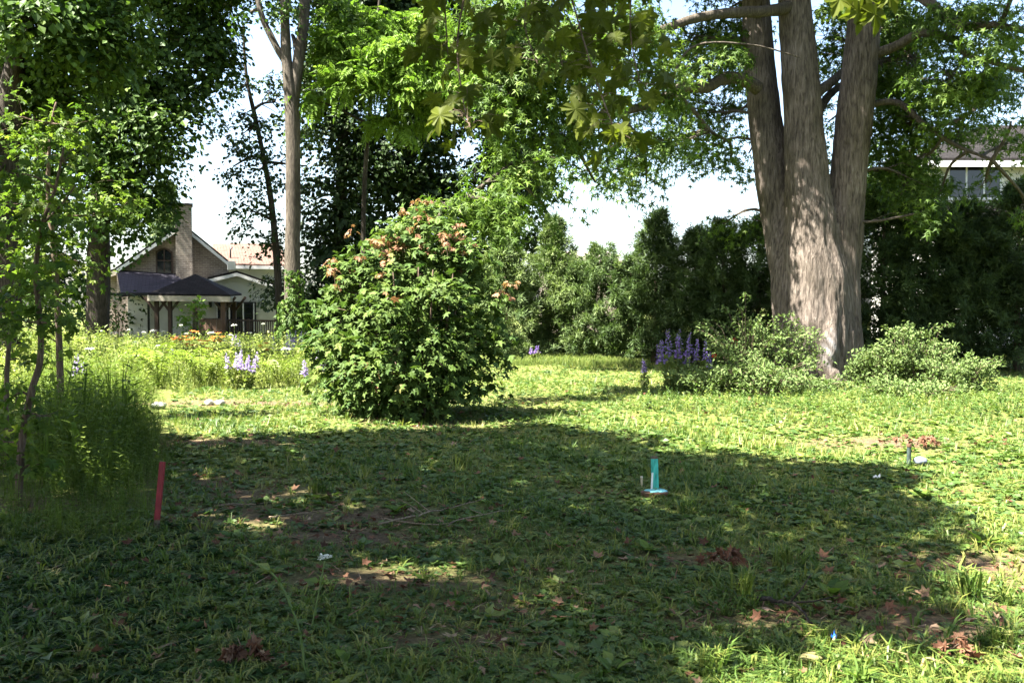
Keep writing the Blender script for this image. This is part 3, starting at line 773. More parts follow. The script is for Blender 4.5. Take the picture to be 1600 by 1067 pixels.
# sliding door
sd = PB(); xa, xb, zt = ax(333), ax(391), az(471.5); sd.box(((xa + xb) / 2, AY - .06, zt / 2 + .2), (xb - xa, .08, zt - .4)); door = sd.build('sliding_door', blackm, house)
for a0, a1 in ((335.5, 351), (353.5, 371), (373.5, 386)):
    p = PB(); p.box(((ax(a0) + ax(a1)) / 2, AY - .106, zt / 2 + .22), (ax(a1) - ax(a0), .008, zt - .62)); p.build('pane', glass, door)
for a0 in (334.3, 352.2, 372.2, 387.5):
    p = PB(); p.box((ax(a0), AY - .115, zt / 2 + .22), (.055, .02, zt - .55)); p.build('stile', trimw, door)
wd = PB(); wd.box((ax(423.5), AY - .05, az(483)), (ax(428) - ax(418), .07, az(466) - az(501))); w2 = wd.build('window', trimw, house)
wd = PB(); wd.box((ax(424), AY - .095, az(483)), (ax(427.6) - ax(420), .01, az(468) - az(499.5))); wd.build('pane', glass, w2)
for px in (325, 401):            # wall lanterns
    l = PB(); l.box(Q(px, 475, AY - .12), (.14, .14, .24)); l.box(Q(px, 471, AY - .12), (.20, .20, .04)); l.box(Q(px, 479.5, AY - .12), (.10, .10, .06)); l.box(Q(px, 475, AY - .045), (.08, .03, .30)); l.build('wall_lantern', blackm, house)

# gazebo
def P(px, py, y): return at(px, py, y)
GY = 40.5
gz = thing('gazebo', 'open wooden gazebo with dark hipped shingle roof in front of the brick house', 'gazebo', (at(305, 480, GY)[0], GY, 0))
ap = P(305, 428, GY); eL, eR = P(231, 459, GY - 1.4), P(360, 460.5, GY - 1.6); bL, bR = P(247, 457, GY + 1.6), P(378, 459, GY + 1.4)
r = PB()
for p, q in ((eL, eR), (eR, bR), (bR, bL), (bL, eL)): r.slab([p, q, ap], .06)
r.build('roof', shd, gz)
for p, q in ((eL, eR), (eR, bR), (bR, bL), (bL, eL)):
    b = PB(); b.beam(p - [0, 0, .18], q - [0, 0, .18], .06, .22); b.build('fascia', beige, gz)
for px, yy in ((244.5, GY - 1.1), (265.5, GY + 1.3), (349, GY - 1.2), (366, GY + 1.2)):
    p = P(px, 461, yy); b = PB(); b.box((p[0], yy, p[2] / 2), (.19 if px == 349 else .15, .16, p[2])); post = b.build('post', wood if px == 349 else woodd, gz)
    for s in (-1, 1):
        b = PB(); b.beam((p[0] + s * .06, yy, p[2] - .65), (p[0] + s * .50, yy, p[2] - .08), .08, .09); b.build('brace', woodd, post)

# board fence and deck railing
FY = 38.5
fn = thing('deck_fence', 'brown vertical board privacy fence at the edge of the deck', 'fence', (at(328, 480, FY)[0], FY, 0))
for i, px in enumerate(np.arange(313, 345, 3.9)):
    p = P(px, 498.5 - .25 * (i % 2), FY); b = PB(); b.box((p[0], FY + .012 * (i % 2), p[2] / 2 - .05), (.092, .025, p[2] + .1)); b.build('board', wood, fn)
b = PB(); p, q = P(311, 498, FY), P(346, 498, FY); b.beam(p, q, .10, .04); b.build('top_rail', woodd, fn)
rl = thing('deck_railing', 'dark wooden deck railing with thin balusters below the sliding door', 'railing', (at(388, 480, FY + 1)[0], FY + 1, 0))
b = PB(); b.beam(P(346, 500, FY + 1), P(432, 501.5, FY + 1), .10, .07); b.build('top_rail', woodd, rl)
b = PB(); b.beam(P(346, 521, FY + 1), P(432, 522, FY + 1), .06, .06); b.build('bottom_rail', woodd, rl)
for px in np.arange(348, 431, 3.4):
    p, q = P(px, 501, FY + 1), P(px, 521, FY + 1); b = PB(); b.box((p[0], FY + 1, (p[2] + q[2]) / 2), (.035, .035, p[2] - q[2])); b.build('baluster', woodd, rl)
for px in (347, 388, 431):
    p = P(px, 498.5, FY + 1); b = PB(); b.box((p[0], FY + 1.002, p[2] / 2), (.11, .10, p[2])); b.build('post', woodd, rl)

# ================================================================== RIGHT HOUSE (upper storey above the hedge)
R_ = 33.0
def rp(px, py, y=R_): return at(px, py, y)
rh = thing('white_house', 'white clapboard house with dark hip roof seen above the hedge at right', 'house', (rp(1540, 480)[0], R_, 0))
x0, x1 = rp(1466, 300)[0], rp(1690, 300)[0]
b = PB(); b.box(((x0 + x1) / 2, R_ + 3, rp(0, 244)[2] / 2), (x1 - x0, 6, rp(0, 244)[2])); b.build('wall', siding, rh)
zlo, zhi = rp(0, 330)[2], rp(0, 246)[2]; nb = 14
for i in range(nb):
    z0, z1 = zlo + (zhi - zlo) * i / nb, zlo + (zhi - zlo) * (i + 1) / nb
    b = PB(); b.v += [(x0, R_ - .03, z0), (x1, R_ - .03, z0), (x1, R_ - .006, z1), (x0, R_ - .006, z1), (x0, R_ - .002, z0), (x1, R_ - .002, z0)]; b.f += [(0, 1, 2, 3), (0, 4, 5, 1)]
    b.build('siding_board', siding, rh)
b = PB(); e0, e1 = rp(1440, 247, R_ - .5), rp(1720, 232, R_ - .5); e1[2] = e0[2]; t0, t1 = rp(1535, 196, R_ + 3), rp(1680, 196, R_ + 3); k0 = e0 + [0, 7, 0]; k1 = e1 + [0, 7, 0]; t1[2] = t0[2]
b.slab([e0, e1, t1, t0], .12); b.slab([k0, e0, t0], .12); b.slab([e1, k1, t1], .12); b.slab([k1, k0, t0, t1], .12); b.build('roof', shd, rh)
b = PB(); b.beam(e0 - [0, .02, .2], e1 - [0, .02, .2], .08, .2); b.build('fascia', trimw, rh)
b = PB(); xa, xb, za, zb = rp(1483, 0)[0], rp(1568, 0)[0], rp(0, 313)[2], rp(0, 250)[2]; b.box(((xa + xb) / 2, R_ - .07, (za + zb) / 2), (xb - xa, .08, zb - za)); wn_ = b.build('window', trimw, rh)
for p0, p1 in ((1486, 1511), (1514, 1539), (1542, 1565)):
    b = PB(); xa, xb = rp(p0, 0)[0], rp(p1, 0)[0]; b.box(((xa + xb) / 2, R_ - .113, (za + zb) / 2), (xb - xa, .008, zb - za - .16)); b.build('pane', glass, wn_)
b = PB(); b.slab([rp(1455, 331, R_ - 2.4), rp(1700, 331, R_ - 2.4), rp(1700, 318, R_ - .04), rp(1455, 318, R_ - .04)], .12); b.build('porch_roof', shd, rh)
# roof glimpsed between hedge and back trees
N_ = 60.0
nh = thing('far_house', 'distant house with pinkish grey roof just showing above the hedge', 'house', (at(905, 480, N_)[0], N_, 0))
b = PB(); b.slab([at(840, 408, N_), at(975, 408, N_), at(950, 393, N_ + 5), at(862, 393, N_ + 5)], .15); b.build('roof', shingle_mat('pinkish_shingles', (.30, .24, .22), (.36, .30, .28)), nh)
p, q = at(846, 409, N_ + .4), at(969, 409, N_ + .4); b = PB(); b.box(((p[0] + q[0]) / 2, N_ + 3, p[2] / 2), (q[0] - p[0], 5.6, p[2])); b.build('wall', brick, nh)

# ================================================================== BIG SILVER MAPLE
D = 21.8; K = D / F
def stem(pts, dz=0.0):
    return [at(px, py, D + dy) for px, py, _, dy in pts], [w_ * K / 2 for _, _, w_, _ in pts]
stems = [
    [(1256, 612, 96, .05), (1250, 520, 88, .1), (1244, 440, 78, .18), (1230, 375, 64, .42), (1215, 315, 58, .62), (1204, 240, 55, .75), (1191, 150, 52, .85), (1184, 60, 47, .9), (1179, -40, 44, .9), (1165, -260, 36, .4), (1150, -480, 24, .3)],
    [(1278, 612, 122, -.05), (1277, 520, 114, -.08), (1272, 440, 102, -.1), (1266, 370, 82, -.1), (1262, 300, 68, -.1), (1256, 200, 60, -.05), (1249, 100, 56, 0), (1241, 0, 50, 0), (1236, -150, 44, 0), (1240, -420, 32, .2), (1235, -650, 20, .2)],
    [(1306, 612, 92, 0), (1306, 520, 78, 0), (1309, 450, 64, 0), (1316, 390, 57, 0), (1322, 310, 55, 0), (1332, 210, 55, -.1), (1343, 110, 53, -.2), (1352, 10, 49, -.3), (1362, -120, 43, -.4), (1395, -380, 32, -.6), (1430, -600, 20, -.8)]]
mroot = thing('silver_maple', 'huge three stemmed maple with thick grey trunk rising from pale shrubs on the right', 'tree', at(1278, 600, D) * [1, 1, 0])
ta = Acc(); mpaths = []
for st in stems:
    p, r_ = stem(st); n = 40; pp = curve(p, n); rr = np.interp(np.linspace(0, 1, n), np.linspace(0, 1, len(r_)), r_)
    pp[0][2] = -.3; tube(ta, pp, rr, 20, tint=0.0); mpaths.append(pp)
for a in (-2.9, -2.2, -1.5, -.9, -.3, .6, 1.7, 2.5):      # root flare
    c0 = at(1278, 560, D); d = np.array([math.cos(a), math.sin(a), 0]); c0[2] = 1.15
    tube(ta, curve([c0 + d * .46, c0 * [1, 1, .4] + d * .56, c0 * [1, 1, 0] + d * .82 + [0, 0, .05], c0 * [1, 1, 0] + d * 1.0 - [0, 0, .3]], 9), np.linspace(.26, .15, 9), 10, tint=0.0)
tube(ta, curve([at(1291, 500, D - .78), at(1296, 535, D - .86), at(1296, 575, D - .84)], 7), [.06, .12, .16, .17, .16, .12, .06], 10, tint=0.0)   # healed wound
tmp = link('trunk', ta.mesh('trunk', B['big'], True)); 
md = tmp.modifiers.new('r', 'REMESH'); md.mode = 'VOXEL'; md.voxel_size = .036; md.use_smooth_shade = True
sm = tmp.modifiers.new('s', 'SMOOTH'); sm.factor = .5; sm.iterations = 3
dg = bpy.context.evaluated_depsgraph_get(); mesh = bpy.data.meshes.new_from_object(tmp.evaluated_get(dg))
bpy.data.objects.remove(tmp)
nv = len(mesh.vertices); co = np.empty(nv * 3, np.float32); mesh.vertices.foreach_get('co', co); co = co.reshape(-1, 3)
no = np.empty(nv * 3, np.float32); mesh.vertices.foreach_get('normal', no); no = no.reshape(-1, 3)
angc = np.arctan2(no[:, 1], no[:, 0])
disp = .020 * np.sin(co[:, 0] * 9 + np.sin(co[:, 2] * 1.7) * 1.4) + .018 * np.sin(co[:, 0] * 17 + co[:, 1] * 13 + np.sin(co[:, 2] * 2.6)) + .012 * np.sin(co[:, 2] * 5 + co[:, 0] * 3)
disp = disp * np.clip((8 - co[:, 2]) / 6, .2, 1)
wz = co[:, 2]; rdg = np.sin(co[:, 0] * 41 + 2.0 * np.sin(wz * 3.1 + co[:, 1] * 2) + np.sin(wz * 7.7)) * np.sin(co[:, 1] * 37 + 1.7 * np.sin(wz * 2.3 + co[:, 0] * 3) + 1.0) 
disp = disp + .011 * np.sign(rdg) * np.abs(rdg) ** .5 * (.6 + .4 * np.sin(wz * 13 + co[:, 0] * 20))
co = co + no * disp[:, None]
c0 = at(1296, 547, D - .9)
scar = .8 * (.55 + .45 * np.sin(co[:, 2] * 23 + co[:, 0] * 31)) * np.clip(1.3 - np.sqrt(((co[:, 0] - c0[0]) / .15) ** 2 + ((co[:, 2] - c0[2]) / .40) ** 2), 0, 1) * (co[:, 1] < D)
co -= np.array(mroot.location, dtype=np.float32)
mesh.vertices.foreach_set('co', co.ravel().astype(np.float32))
for nm in [a.name for a in mesh.attributes if a.name == 'tint']: mesh.attributes.remove(mesh.attributes[nm])
at_ = mesh.attributes.new('tint', 'FLOAT', 'POINT'); at_.data.foreach_set('value', scar.astype(np.float32))
mesh.update(); mesh.materials.clear(); mesh.materials.append(B['big'])
mesh.polygons.foreach_set('use_smooth', np.ones(len(mesh.polygons), bool))
link('trunk', mesh, mroot)

limbs = [  # (pixel path, depth, start and end radius in px)
    ([(1185, 140), (1160, 124), (1128, 124), (1105, 138), (1070, 136), (1040, 152), (1000, 168), (960, 180), (900, 215), (840, 245)], [22, 21.8, 21.3, 21, 20.6, 20.2, 19.8, 19.3, 18.6, 18], 11, 3),
    ([(1240, 10), (1200, 18), (1150, 20), (1090, 28), (1040, 45), (960, 70), (880, 110), (820, 160)], [21.7, 21.2, 20.8, 20.4, 20, 19.4, 18.5, 17.5], 10, 3),
    ([(1190, -20), (1120, -50), (1000, -60), (880, -20), (800, 40)], [22, 21, 20, 18, 17], 14, 4),
    ([(1270, 150), (1300, 128), (1330, 105), (1380, 95), (1420, 85)], [21.7, 22.2, 22.6, 23, 23.4], 9, 3),
    ([(1272, 185), (1295, 150), (1320, 130)], [21.8, 22.4, 22.8], 8, 5),
    ([(1355, 90), (1400, 72), (1440, 52), (1490, 62), (1510, 85), (1560, 100), (1640, 122)], [21.6, 21.2, 20.8, 20.3, 20, 19.6, 19], 8, 3),
    ([(1360, -30), (1430, -10), (1500, 40), (1560, 40), (1640, 60)], [21.6, 20.6, 19.5, 19, 18.4], 10, 3),
    ([(1340, 170), (1400, 160), (1450, 200), (1500, 230), (1550, 250)], [21.8, 21.6, 21.2, 20.8, 20.4], 6, 2),
    ([(1060, 150), (1090, 180), (1110, 205), (1140, 222)], [20.6, 20.8, 21, 21.2], 4, 2),
    ([(900, 215), (870, 235), (800, 258), (740, 300), (690, 320)], [18.6, 18, 17.2, 16.4, 16], 4, 1.5),
    ([(1040, 152), (1080, 75), (1170, 70), (1250, 90)], [20.2, 20.3, 20.4, 20.2], 2, 1)]
lpaths = list(mpaths)
for pth, dd, r0, r1 in limbs:
    p = curve([at(px, py, d_) for (px, py), d_ in zip(pth, dd)], 22); la2 = Acc(); tube(la2, p, np.linspace(r0 * K, r1 * K, 22), 9, wob=.05); la2.build('limb', B['grey'], mroot, True); lpaths.append(p)
mclus = [cl(860, 90, 17.2, 90, 90, 1.0), cl(800, 150, 17, 70, 70, 1.1), cl(900, 180, 18, 80, 50, 1.0), cl(860, 205, 17.4, 90, 35, .9), cl(960, 50, 19, 90, 60, 1.0), cl(780, 20, 17, 80, 50, .9), cl(740, 110, 17.5, 50, 50, .6), cl(1060, 30, 20, 80, 50, .7),
         cl(1100, 110, 21, 70, 55, .5), cl(1020, 130, 20, 70, 45, .6), cl(980, 230, 19.5, 90, 35, .55), cl(1080, 215, 21, 80, 40, .5), cl(930, 285, 19, 45, 32, .4), cl(1010, 285, 20, 50, 25, .4), cl(1140, 250, 21.5, 45, 25, .4),
         cl(720, 325, 15.8, 80, 28, 1.0), cl(680, 345, 15.4, 40, 20, .9), cl(790, 330, 16, 60, 30, .9), cl(820, 265, 17, 65, 40, .9), cl(760, 285, 16.4, 40, 30, .6), cl(850, 320, 17.5, 35, 40, .5),
         cl(1130, 350, 23.5, 40, 20, .4), cl(1185, 345, 23.6, 30, 24, .5),
         cl(1290, 60, 24.5, 40, 60, .9), cl(1295, 190, 24.5, 30, 60, .5), cl(1280, 280, 25, 25, 40, .4), cl(1150, 60, 23, 50, 60, .6),
         cl(1430, 90, 22.5, 60, 80, .9), cl(1420, 200, 22.5, 60, 60, .9), cl(1480, 110, 20.5, 70, 50, .7), cl(1560, 50, 19, 70, 50, .8), cl(1500, 20, 20, 80, 40, .8), cl(1400, 20, 23, 50, 50, .8),
         cl(1480, 205, 21, 50, 25, .5), cl(1580, 190, 20, 50, 24, .35), cl(1500, 195, 22, 60, 26, .8), cl(1575, 222, 21.5, 40, 20, .6), cl(1440, 240, 22, 30, 40, 1.0), cl(1470, 300, 22, 24, 30, .6), cl(1540, 285, 21.5, 40, 22, .45), cl(1425, 280, 22, 44, 40, .9), cl(1610, 330, 21, 30, 20, .4), cl(1450, 330, 21.5, 40, 26, .6), cl(1400, 150, 23, 50, 50, 1.0), cl(1360, 230, 24, 30, 60, .9), cl(1520, 130, 20.5, 70, 36, .7), cl(1400, 270, 23, 40, 50, .7)]
mclus += [cl(1100, 90, 24, 60, 50, .7), cl(1040, 160, 24, 60, 40, .7), cl(1120, 185, 24, 50, 40, .6), cl(1000, 225, 23, 60, 35, .6), cl(1085, 250, 24, 50, 22, .35), cl(1150, 140, 24.5, 30, 60, .7), cl(960, 265, 22, 40, 26, .5), cl(1130, 20, 24, 50, 40, .8), cl(1050, 70, 23.5, 50, 40, .7), cl(1170, 240, 24.5, 18, 40, .4), cl(1340, 40, 24.5, 40, 60, .8), cl(1390, 90, 24, 40, 60, .8), cl(1410, 50, 24.5, 60, 60, 1), cl(1480, 150, 23.5, 60, 40, .8), cl(1560, 130, 22, 60, 30, .7)]
rs = np.random.default_rng(77)
for bx, zz, q, rr_, dn in [(6.2, 6.4, 5.2, 1.0, .6), (6.9, 6.0, 6.4, 1.0, .45), (7.8, 5.8, 5.6, .9, .5), (7.9, 7.6, 5.0, 1.2, .7), (6.0, 8.2, 4.6, 1.3, .8), (7.0, 8.6, 5.0, 1.3, .8), (5.4, 7.0, 6.5, 1.0, .5)]:  # unseen crown added sunward of the stems to shade the upper trunk
    mclus.append((np.array([bx, 21.4, zz]) + SUN * q, np.array([rr_, rr_, .7]), dn))
for i in range(26):               # the part of the crown above the picture
    a = rs.uniform(0, 6.28); q = math.sqrt(rs.uniform(0.02, 1)); c = np.array([6.6 + math.cos(a) * q * 7.5, 21.0 + math.sin(a) * q * 6.5, rs.uniform(10.4, 17)])
    if c[0] < 1 and c[2] < 11.5: c[2] += 1.5
    mclus.append((c, np.array([2.0, 2.0, 1.3]), .55))
for cx_, cy_, cz_ in [(-.5, 24.5, 11.2), (1, 25.5, 11.5), (2.2, 24, 10.8), (3.2, 26, 11.6), (.8, 23.2, 10.6), (4.2, 24.6, 11), (2.4, 22.4, 10.2), (4.4, 22.5, 10.4), (5.4, 25.5, 11.4), (1.8, 26.8, 12.2), (-2.5, 22.4, 10.9), (-1, 21.8, 10.7), (-1.6, 24, 11.3), (.3, 21.6, 10.5)]:  # high clusters added out of view to shade the hedge and lawn
    mclus.append((np.array([cx_, cy_, cz_]), np.array([1.5, 1.3, .8]), 1.0))
def lights_trunk(c, r):           # high clusters leave the foot of the trunk in the sun
    for z_ in (1.2, 2.2, 3.2, 4.2):
        for x_ in (6.1, 6.8):
            v_ = c - np.array([x_, 20.9, z_]); d_ = np.linalg.norm(v_ - SUN * (v_ @ SUN))
            if c[2] > (7.4 if z_ < 3.5 else 9.2) and d_ < r[0] * .95: return True
    return False
mclus = [m_ for m_ in mclus if not lights_trunk(m_[0], m_[1])]
fa, wa = Acc(), Acc()
for c, r, dens in mclus:
    n = max(3, int(2.3 * dens * (r[0] * r[2] * PI + r[0] * r[1] * PI) / (.38 ** 2 * 1.6))); cen, out = in_ellipsoid(c, r, n, rs, .3)
    sprays(fa, cen, out, 26 if c[2] < 10 else 15, .38, .165 if c[2] < 10 else .21, STAR if c[2] < 10 else LEAFW, rs, .5, droop=.5, hang=.8, up=.7, cvar=.18)
    s = nearest_on(lpaths, c); m = (s + c) / 2 + rs.normal(0, .1, 3) * np.linalg.norm(c - s); lim = curve([s, m, c], 8); tube(wa, lim, np.linspace(.045, .02, 8), 5)
    for q in cen[rs.random(n) < .6]:
        s2 = lim[rs.integers(3, 8)]; tube(wa, np.array([s2, (s2 + q) / 2 + rs.normal(0, .1, 3), q]), [.014, .01, .005], 3, cap=False)
tag(wa.build('branches', B['grey'], mroot, True), kind='stuff')
tag(fa.build('crown', G['silver'], mroot), kind='stuff')

# ================================================================== TREES BEHIND
def trunk_px(pts, d, widths):
    p = [at(px, py, d) for px, py in pts]
    if p[0][2] < 1.15 and pts[0][1] > 530: p[0][2] = -.1
    return p, [w_ * d / F / 2 for w_ in widths]
BK = 'tall trees standing behind the lawn'
tree('leafy_tree', 'dark forked tree cut off by the left edge of the picture', 'tree',
     [trunk_px([(8, 560), (12, 300), (14, 160), (28, 60), (38, -120)], 22, [46, 40, 36, 22, 14]), trunk_px([(14, 200), (2, 60), (-12, -120)], 22.1, [30, 22, 14]), trunk_px([(14, 135), (50, 28), (80, -80)], 21.9, [16, 12, 8])],
     [cl(60, 30, 21, 110, 60, 1), cl(140, 60, 22, 90, 70, 1), cl(20, 120, 23, 60, 60, .8), cl(90, 140, 23, 80, 60, .9), cl(-60, 200, 22, 80, 120, 1), cl(60, -100, 22, 180, 80, 1), cl(160, -90, 23, 160, 80, 1), cl(-40, 350, 22, 60, 100, .8)],
     LEAFW, .14, G['maple'], B['dark'], 31, rc=.5, nleaf=44, per=2.2, fill=.7, group=BK)
tree('leafy_tree', 'broad dense maple with dark trunk at the left end of the brick house', 'tree',
     [trunk_px([(152, 560), (153, 440), (158, 330), (172, 180), (190, 20), (200, -200)], 34, [40, 33, 30, 26, 20, 12])],
     [cl(180, 130, 33, 110, 70, 1), cl(270, 90, 33.5, 90, 80, 1), cl(310, 40, 34, 70, 60, .9), cl(250, 190, 33, 80, 60, 1), cl(120, 230, 33, 100, 70, 1), cl(210, 270, 33, 75, 50, 1), cl(240, 330, 33.5, 40, 30, .8), cl(180, 340, 33, 60, 40, .9), cl(60, 330, 34, 80, 70, .9), cl(80, 430, 35, 70, 50, .8),
      cl(340, 110, 34, 40, 50, .5), cl(200, -60, 33, 200, 90, 1.2), cl(330, -70, 34, 120, 80, 1), cl(180, -220, 33, 180, 80, 1), cl(20, 200, 35, 90, 130, .9)] + [(np.array([hx_, hy_, hz_]), np.array([2.0, 1.5, 1.1]), .5) for hx_, hy_, hz_ in [(-18, 34.5, 16.3), (-21, 36.8, 17), (-20.2, 36.2, 16.4), (-22, 37.4, 17.8), (-23.5, 38.6, 17), (-24.6, 39, 17.6), (-22.3, 37.6, 16.6), (-21.5, 37.5, 17.5), (-24.5, 37, 18), (-24, 39, 17), (-21.5, 40, 18), (-26.5, 38, 18), (-23, 36, 17), (-20, 35.5, 17), (-17.5, 36, 18), (-25, 41.5, 19), (-22, 42, 20), (-16.5, 40, 19)]],  # coordinate list: unseen upper crown added to shade the house and gazebo
     LEAFW, .165, G['maple'], B['dark'], 32, rc=.75, nleaf=60, per=2.0, fill=.8, group=BK, tint=.42)
tree('leafy_tree', 'tall straight grey trunk with high fork and ivy at its foot beside the gazebo', 'tree',
     [trunk_px([(455, 545), (457, 400), (458, 270), (456, 170), (448, 95), (445, 20), (440, -200)], 31, [30, 25, 24, 22, 17, 14, 8]), trunk_px([(456, 180), (466, 95), (475, 20), (480, -200)], 31.05, [18, 18, 16, 8]), trunk_px([(447, 100), (425, 60), (405, 10), (385, -120)], 31, [11, 10, 9, 5])],
     [cl(440, 30, 31, 45, 30, .5), cl(480, 0, 32, 60, 40, .8), cl(390, 20, 31, 35, 30, .4), cl(400, -140, 31, 110, 70, 1), cl(475, 190, 33, 22, 70, .5), cl(480, 100, 33, 30, 50, .7)],
     LEAFW, .15, G['maple'], B['grey'], 33, rc=.6, nleaf=40, per=1.9, group=BK, tint=.4)
tree('leafy_tree', 'slender dark tree leaning left behind the tall grey trunk', 'tree',
     [trunk_px([(440, 540), (432, 400), (420, 290), (400, 190), (385, 120), (380, 40)], 37, [14, 11, 9, 7, 5, 3])],
     [cl(385, 205, 37, 45, 40, .55), cl(375, 140, 37, 30, 30, .35), cl(410, 265, 37, 48, 45, .55), cl(395, 330, 37, 40, 40, .5), cl(425, 380, 37, 35, 40, .5), cl(430, 160, 37.5, 30, 50, .5), cl(480, 260, 38, 30, 60, .5), cl(440, 455, 38, 40, 40, .7), cl(365, 260, 37, 22, 22, .3)],
     LEAFW, .17, G['dark'], B['dark'], 34, rc=.5, nleaf=34, per=2.0, group=BK)
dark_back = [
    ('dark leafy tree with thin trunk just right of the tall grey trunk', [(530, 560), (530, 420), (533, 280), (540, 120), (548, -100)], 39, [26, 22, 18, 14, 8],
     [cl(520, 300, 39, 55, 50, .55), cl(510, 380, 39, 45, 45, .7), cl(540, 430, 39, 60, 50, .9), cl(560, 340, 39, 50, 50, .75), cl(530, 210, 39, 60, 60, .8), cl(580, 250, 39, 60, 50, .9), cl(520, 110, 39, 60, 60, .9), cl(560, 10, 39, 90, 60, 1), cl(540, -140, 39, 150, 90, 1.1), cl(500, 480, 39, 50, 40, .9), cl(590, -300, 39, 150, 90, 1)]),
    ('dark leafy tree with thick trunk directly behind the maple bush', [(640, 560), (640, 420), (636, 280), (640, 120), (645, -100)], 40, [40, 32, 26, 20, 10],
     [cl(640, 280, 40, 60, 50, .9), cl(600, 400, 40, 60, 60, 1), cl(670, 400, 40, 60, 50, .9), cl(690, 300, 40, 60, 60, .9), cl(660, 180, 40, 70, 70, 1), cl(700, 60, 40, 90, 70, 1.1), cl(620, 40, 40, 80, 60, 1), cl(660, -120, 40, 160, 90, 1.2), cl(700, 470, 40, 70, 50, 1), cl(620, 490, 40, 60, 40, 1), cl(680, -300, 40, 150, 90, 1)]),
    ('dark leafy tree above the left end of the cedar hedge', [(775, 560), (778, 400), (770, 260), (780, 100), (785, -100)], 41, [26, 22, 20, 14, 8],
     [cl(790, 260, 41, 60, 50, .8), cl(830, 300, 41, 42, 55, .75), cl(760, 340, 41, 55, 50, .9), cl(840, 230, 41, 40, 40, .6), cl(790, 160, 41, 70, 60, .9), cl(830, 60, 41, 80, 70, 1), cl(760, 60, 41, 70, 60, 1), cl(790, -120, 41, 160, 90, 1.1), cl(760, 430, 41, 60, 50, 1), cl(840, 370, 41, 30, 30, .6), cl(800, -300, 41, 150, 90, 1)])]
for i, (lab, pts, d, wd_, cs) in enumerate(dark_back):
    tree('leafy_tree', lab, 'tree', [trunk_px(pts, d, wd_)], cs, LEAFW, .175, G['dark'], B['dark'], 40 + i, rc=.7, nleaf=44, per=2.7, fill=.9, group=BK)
tree('compound_leaf_tree', 'tree with bright yellow green feathery foliage lit by the sun above the maple bush', 'tree',
     [trunk_px([(562, 560), (566, 420), (570, 280), (580, 150), (590, 40), (600, -100)], 33, [8, 7, 7, 6, 5, 3])],
     [cl(555, 75, 32, 55, 32, 1.1), cl(620, 85, 31.5, 50, 28, 1.1), cl(560, 115, 31, 40, 20, 1), cl(650, 120, 31.5, 45, 25, 1), cl(605, 40, 32.5, 60, 20, .6), cl(540, 20, 33, 40, 30, .7), cl(690, 95, 32, 40, 30, .8), cl(520, 60, 32, 20, 25, .8), cl(620, 190, 32, 40, 25, .4), cl(480, 155, 31.5, 18, 35, .5), cl(680, 160, 32, 30, 25, .4), cl(660, 40, 33, 40, 30, .5)],
     COMPOUND, .50, G['walnut'], B['dark'], 51, rc=.5, nleaf=16, per=2.6, group=BK, tint=.55, limb_r=.05, droop=.5)
# conifer behind the house and understorey shrubs
def conifer(label, px, d, h, w_, seed, mat):
    rng = np.random.default_rng(seed); b = at(px, 480, d) * [1, 1, 0]; root = thing('spruce_tree', label, 'tree', b)
    a = Acc(); tube(a, [b - [0, 0, .2], b + [0, 0, h]], [.2, .02], 8); a.build('trunk', B['dark'], root, True)
    n = 900; t = rng.random(n) ** .8; ang = rng.uniform(0, 6.28, n); R = (1 - t) * w_ * rng.uniform(.35, 1, n); out = np.stack([np.cos(ang), np.sin(ang), np.zeros(n)], 1)
    cen = b + out * R[:, None]; cen[:, 2] = .4 + t * (h - .3) - R * .25; f = Acc()
    sprays(f, cen, out, 6, .3, .42, CEDAR, rng, .5, droop=.3, hang=.5); tag(f.build('crown', mat, root), kind='stuff')
conifer('pale green spruce half hidden behind the brick chimney', 262, 54, 8.4, 2.6, 61, G['cedar'])
def shrub_px(name, label, px, py, d, rx, ry, leaf, size, mat, seed, rc=.3, nleaf=16, per=1.6, group=None, tint=.5, extra=(), cat='shrub'):
    rng = np.random.default_rng(seed); b = at(px, 480, d) * [1, 1, 0]
    n = 5; tr = []
    for i in range(n):
        a = rng.uniform(0, 6.28); o = np.array([math.cos(a), math.sin(a), 0]); h = at(px, py - ry * .5, d)[2]
        tr.append(([b + o * .05 - [0, 0, .05], b + o * .25 * rx * d / F + [0, 0, h * .5], b + o * .5 * rx * d / F + [0, 0, h]], [.025, .016, .006]))
    return tree(name, label, cat, tr, [cl(px, py, d, rx, ry, 1.0)] + list(extra), leaf, size, mat, B['twig'], seed, rc=rc, nleaf=nleaf, per=per, group=group, tint=tint, sides=5, limb_r=.015, twigs=.4, foliage='foliage', trunk_name='stems')
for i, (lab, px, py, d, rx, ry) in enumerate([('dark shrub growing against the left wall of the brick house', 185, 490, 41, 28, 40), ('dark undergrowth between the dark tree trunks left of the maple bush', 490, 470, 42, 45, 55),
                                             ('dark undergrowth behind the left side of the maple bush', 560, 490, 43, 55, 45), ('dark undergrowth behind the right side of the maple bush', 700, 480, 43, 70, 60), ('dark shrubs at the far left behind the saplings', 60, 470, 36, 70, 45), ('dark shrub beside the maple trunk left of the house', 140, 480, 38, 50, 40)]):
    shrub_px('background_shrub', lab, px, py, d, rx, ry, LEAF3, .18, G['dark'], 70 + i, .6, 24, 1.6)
shrub_px('young_plant', 'bright yellow green leafy young tree standing in front of the gazebo', 300, 492, 36, 22, 24, LEAF3, .2, G['walnut'], 79, .35, 12, 1.0, tint=.7, extra=[cl(312, 475, 36, 12, 12, .8), cl(284, 505, 36, 16, 12, .8)], cat='young tree')
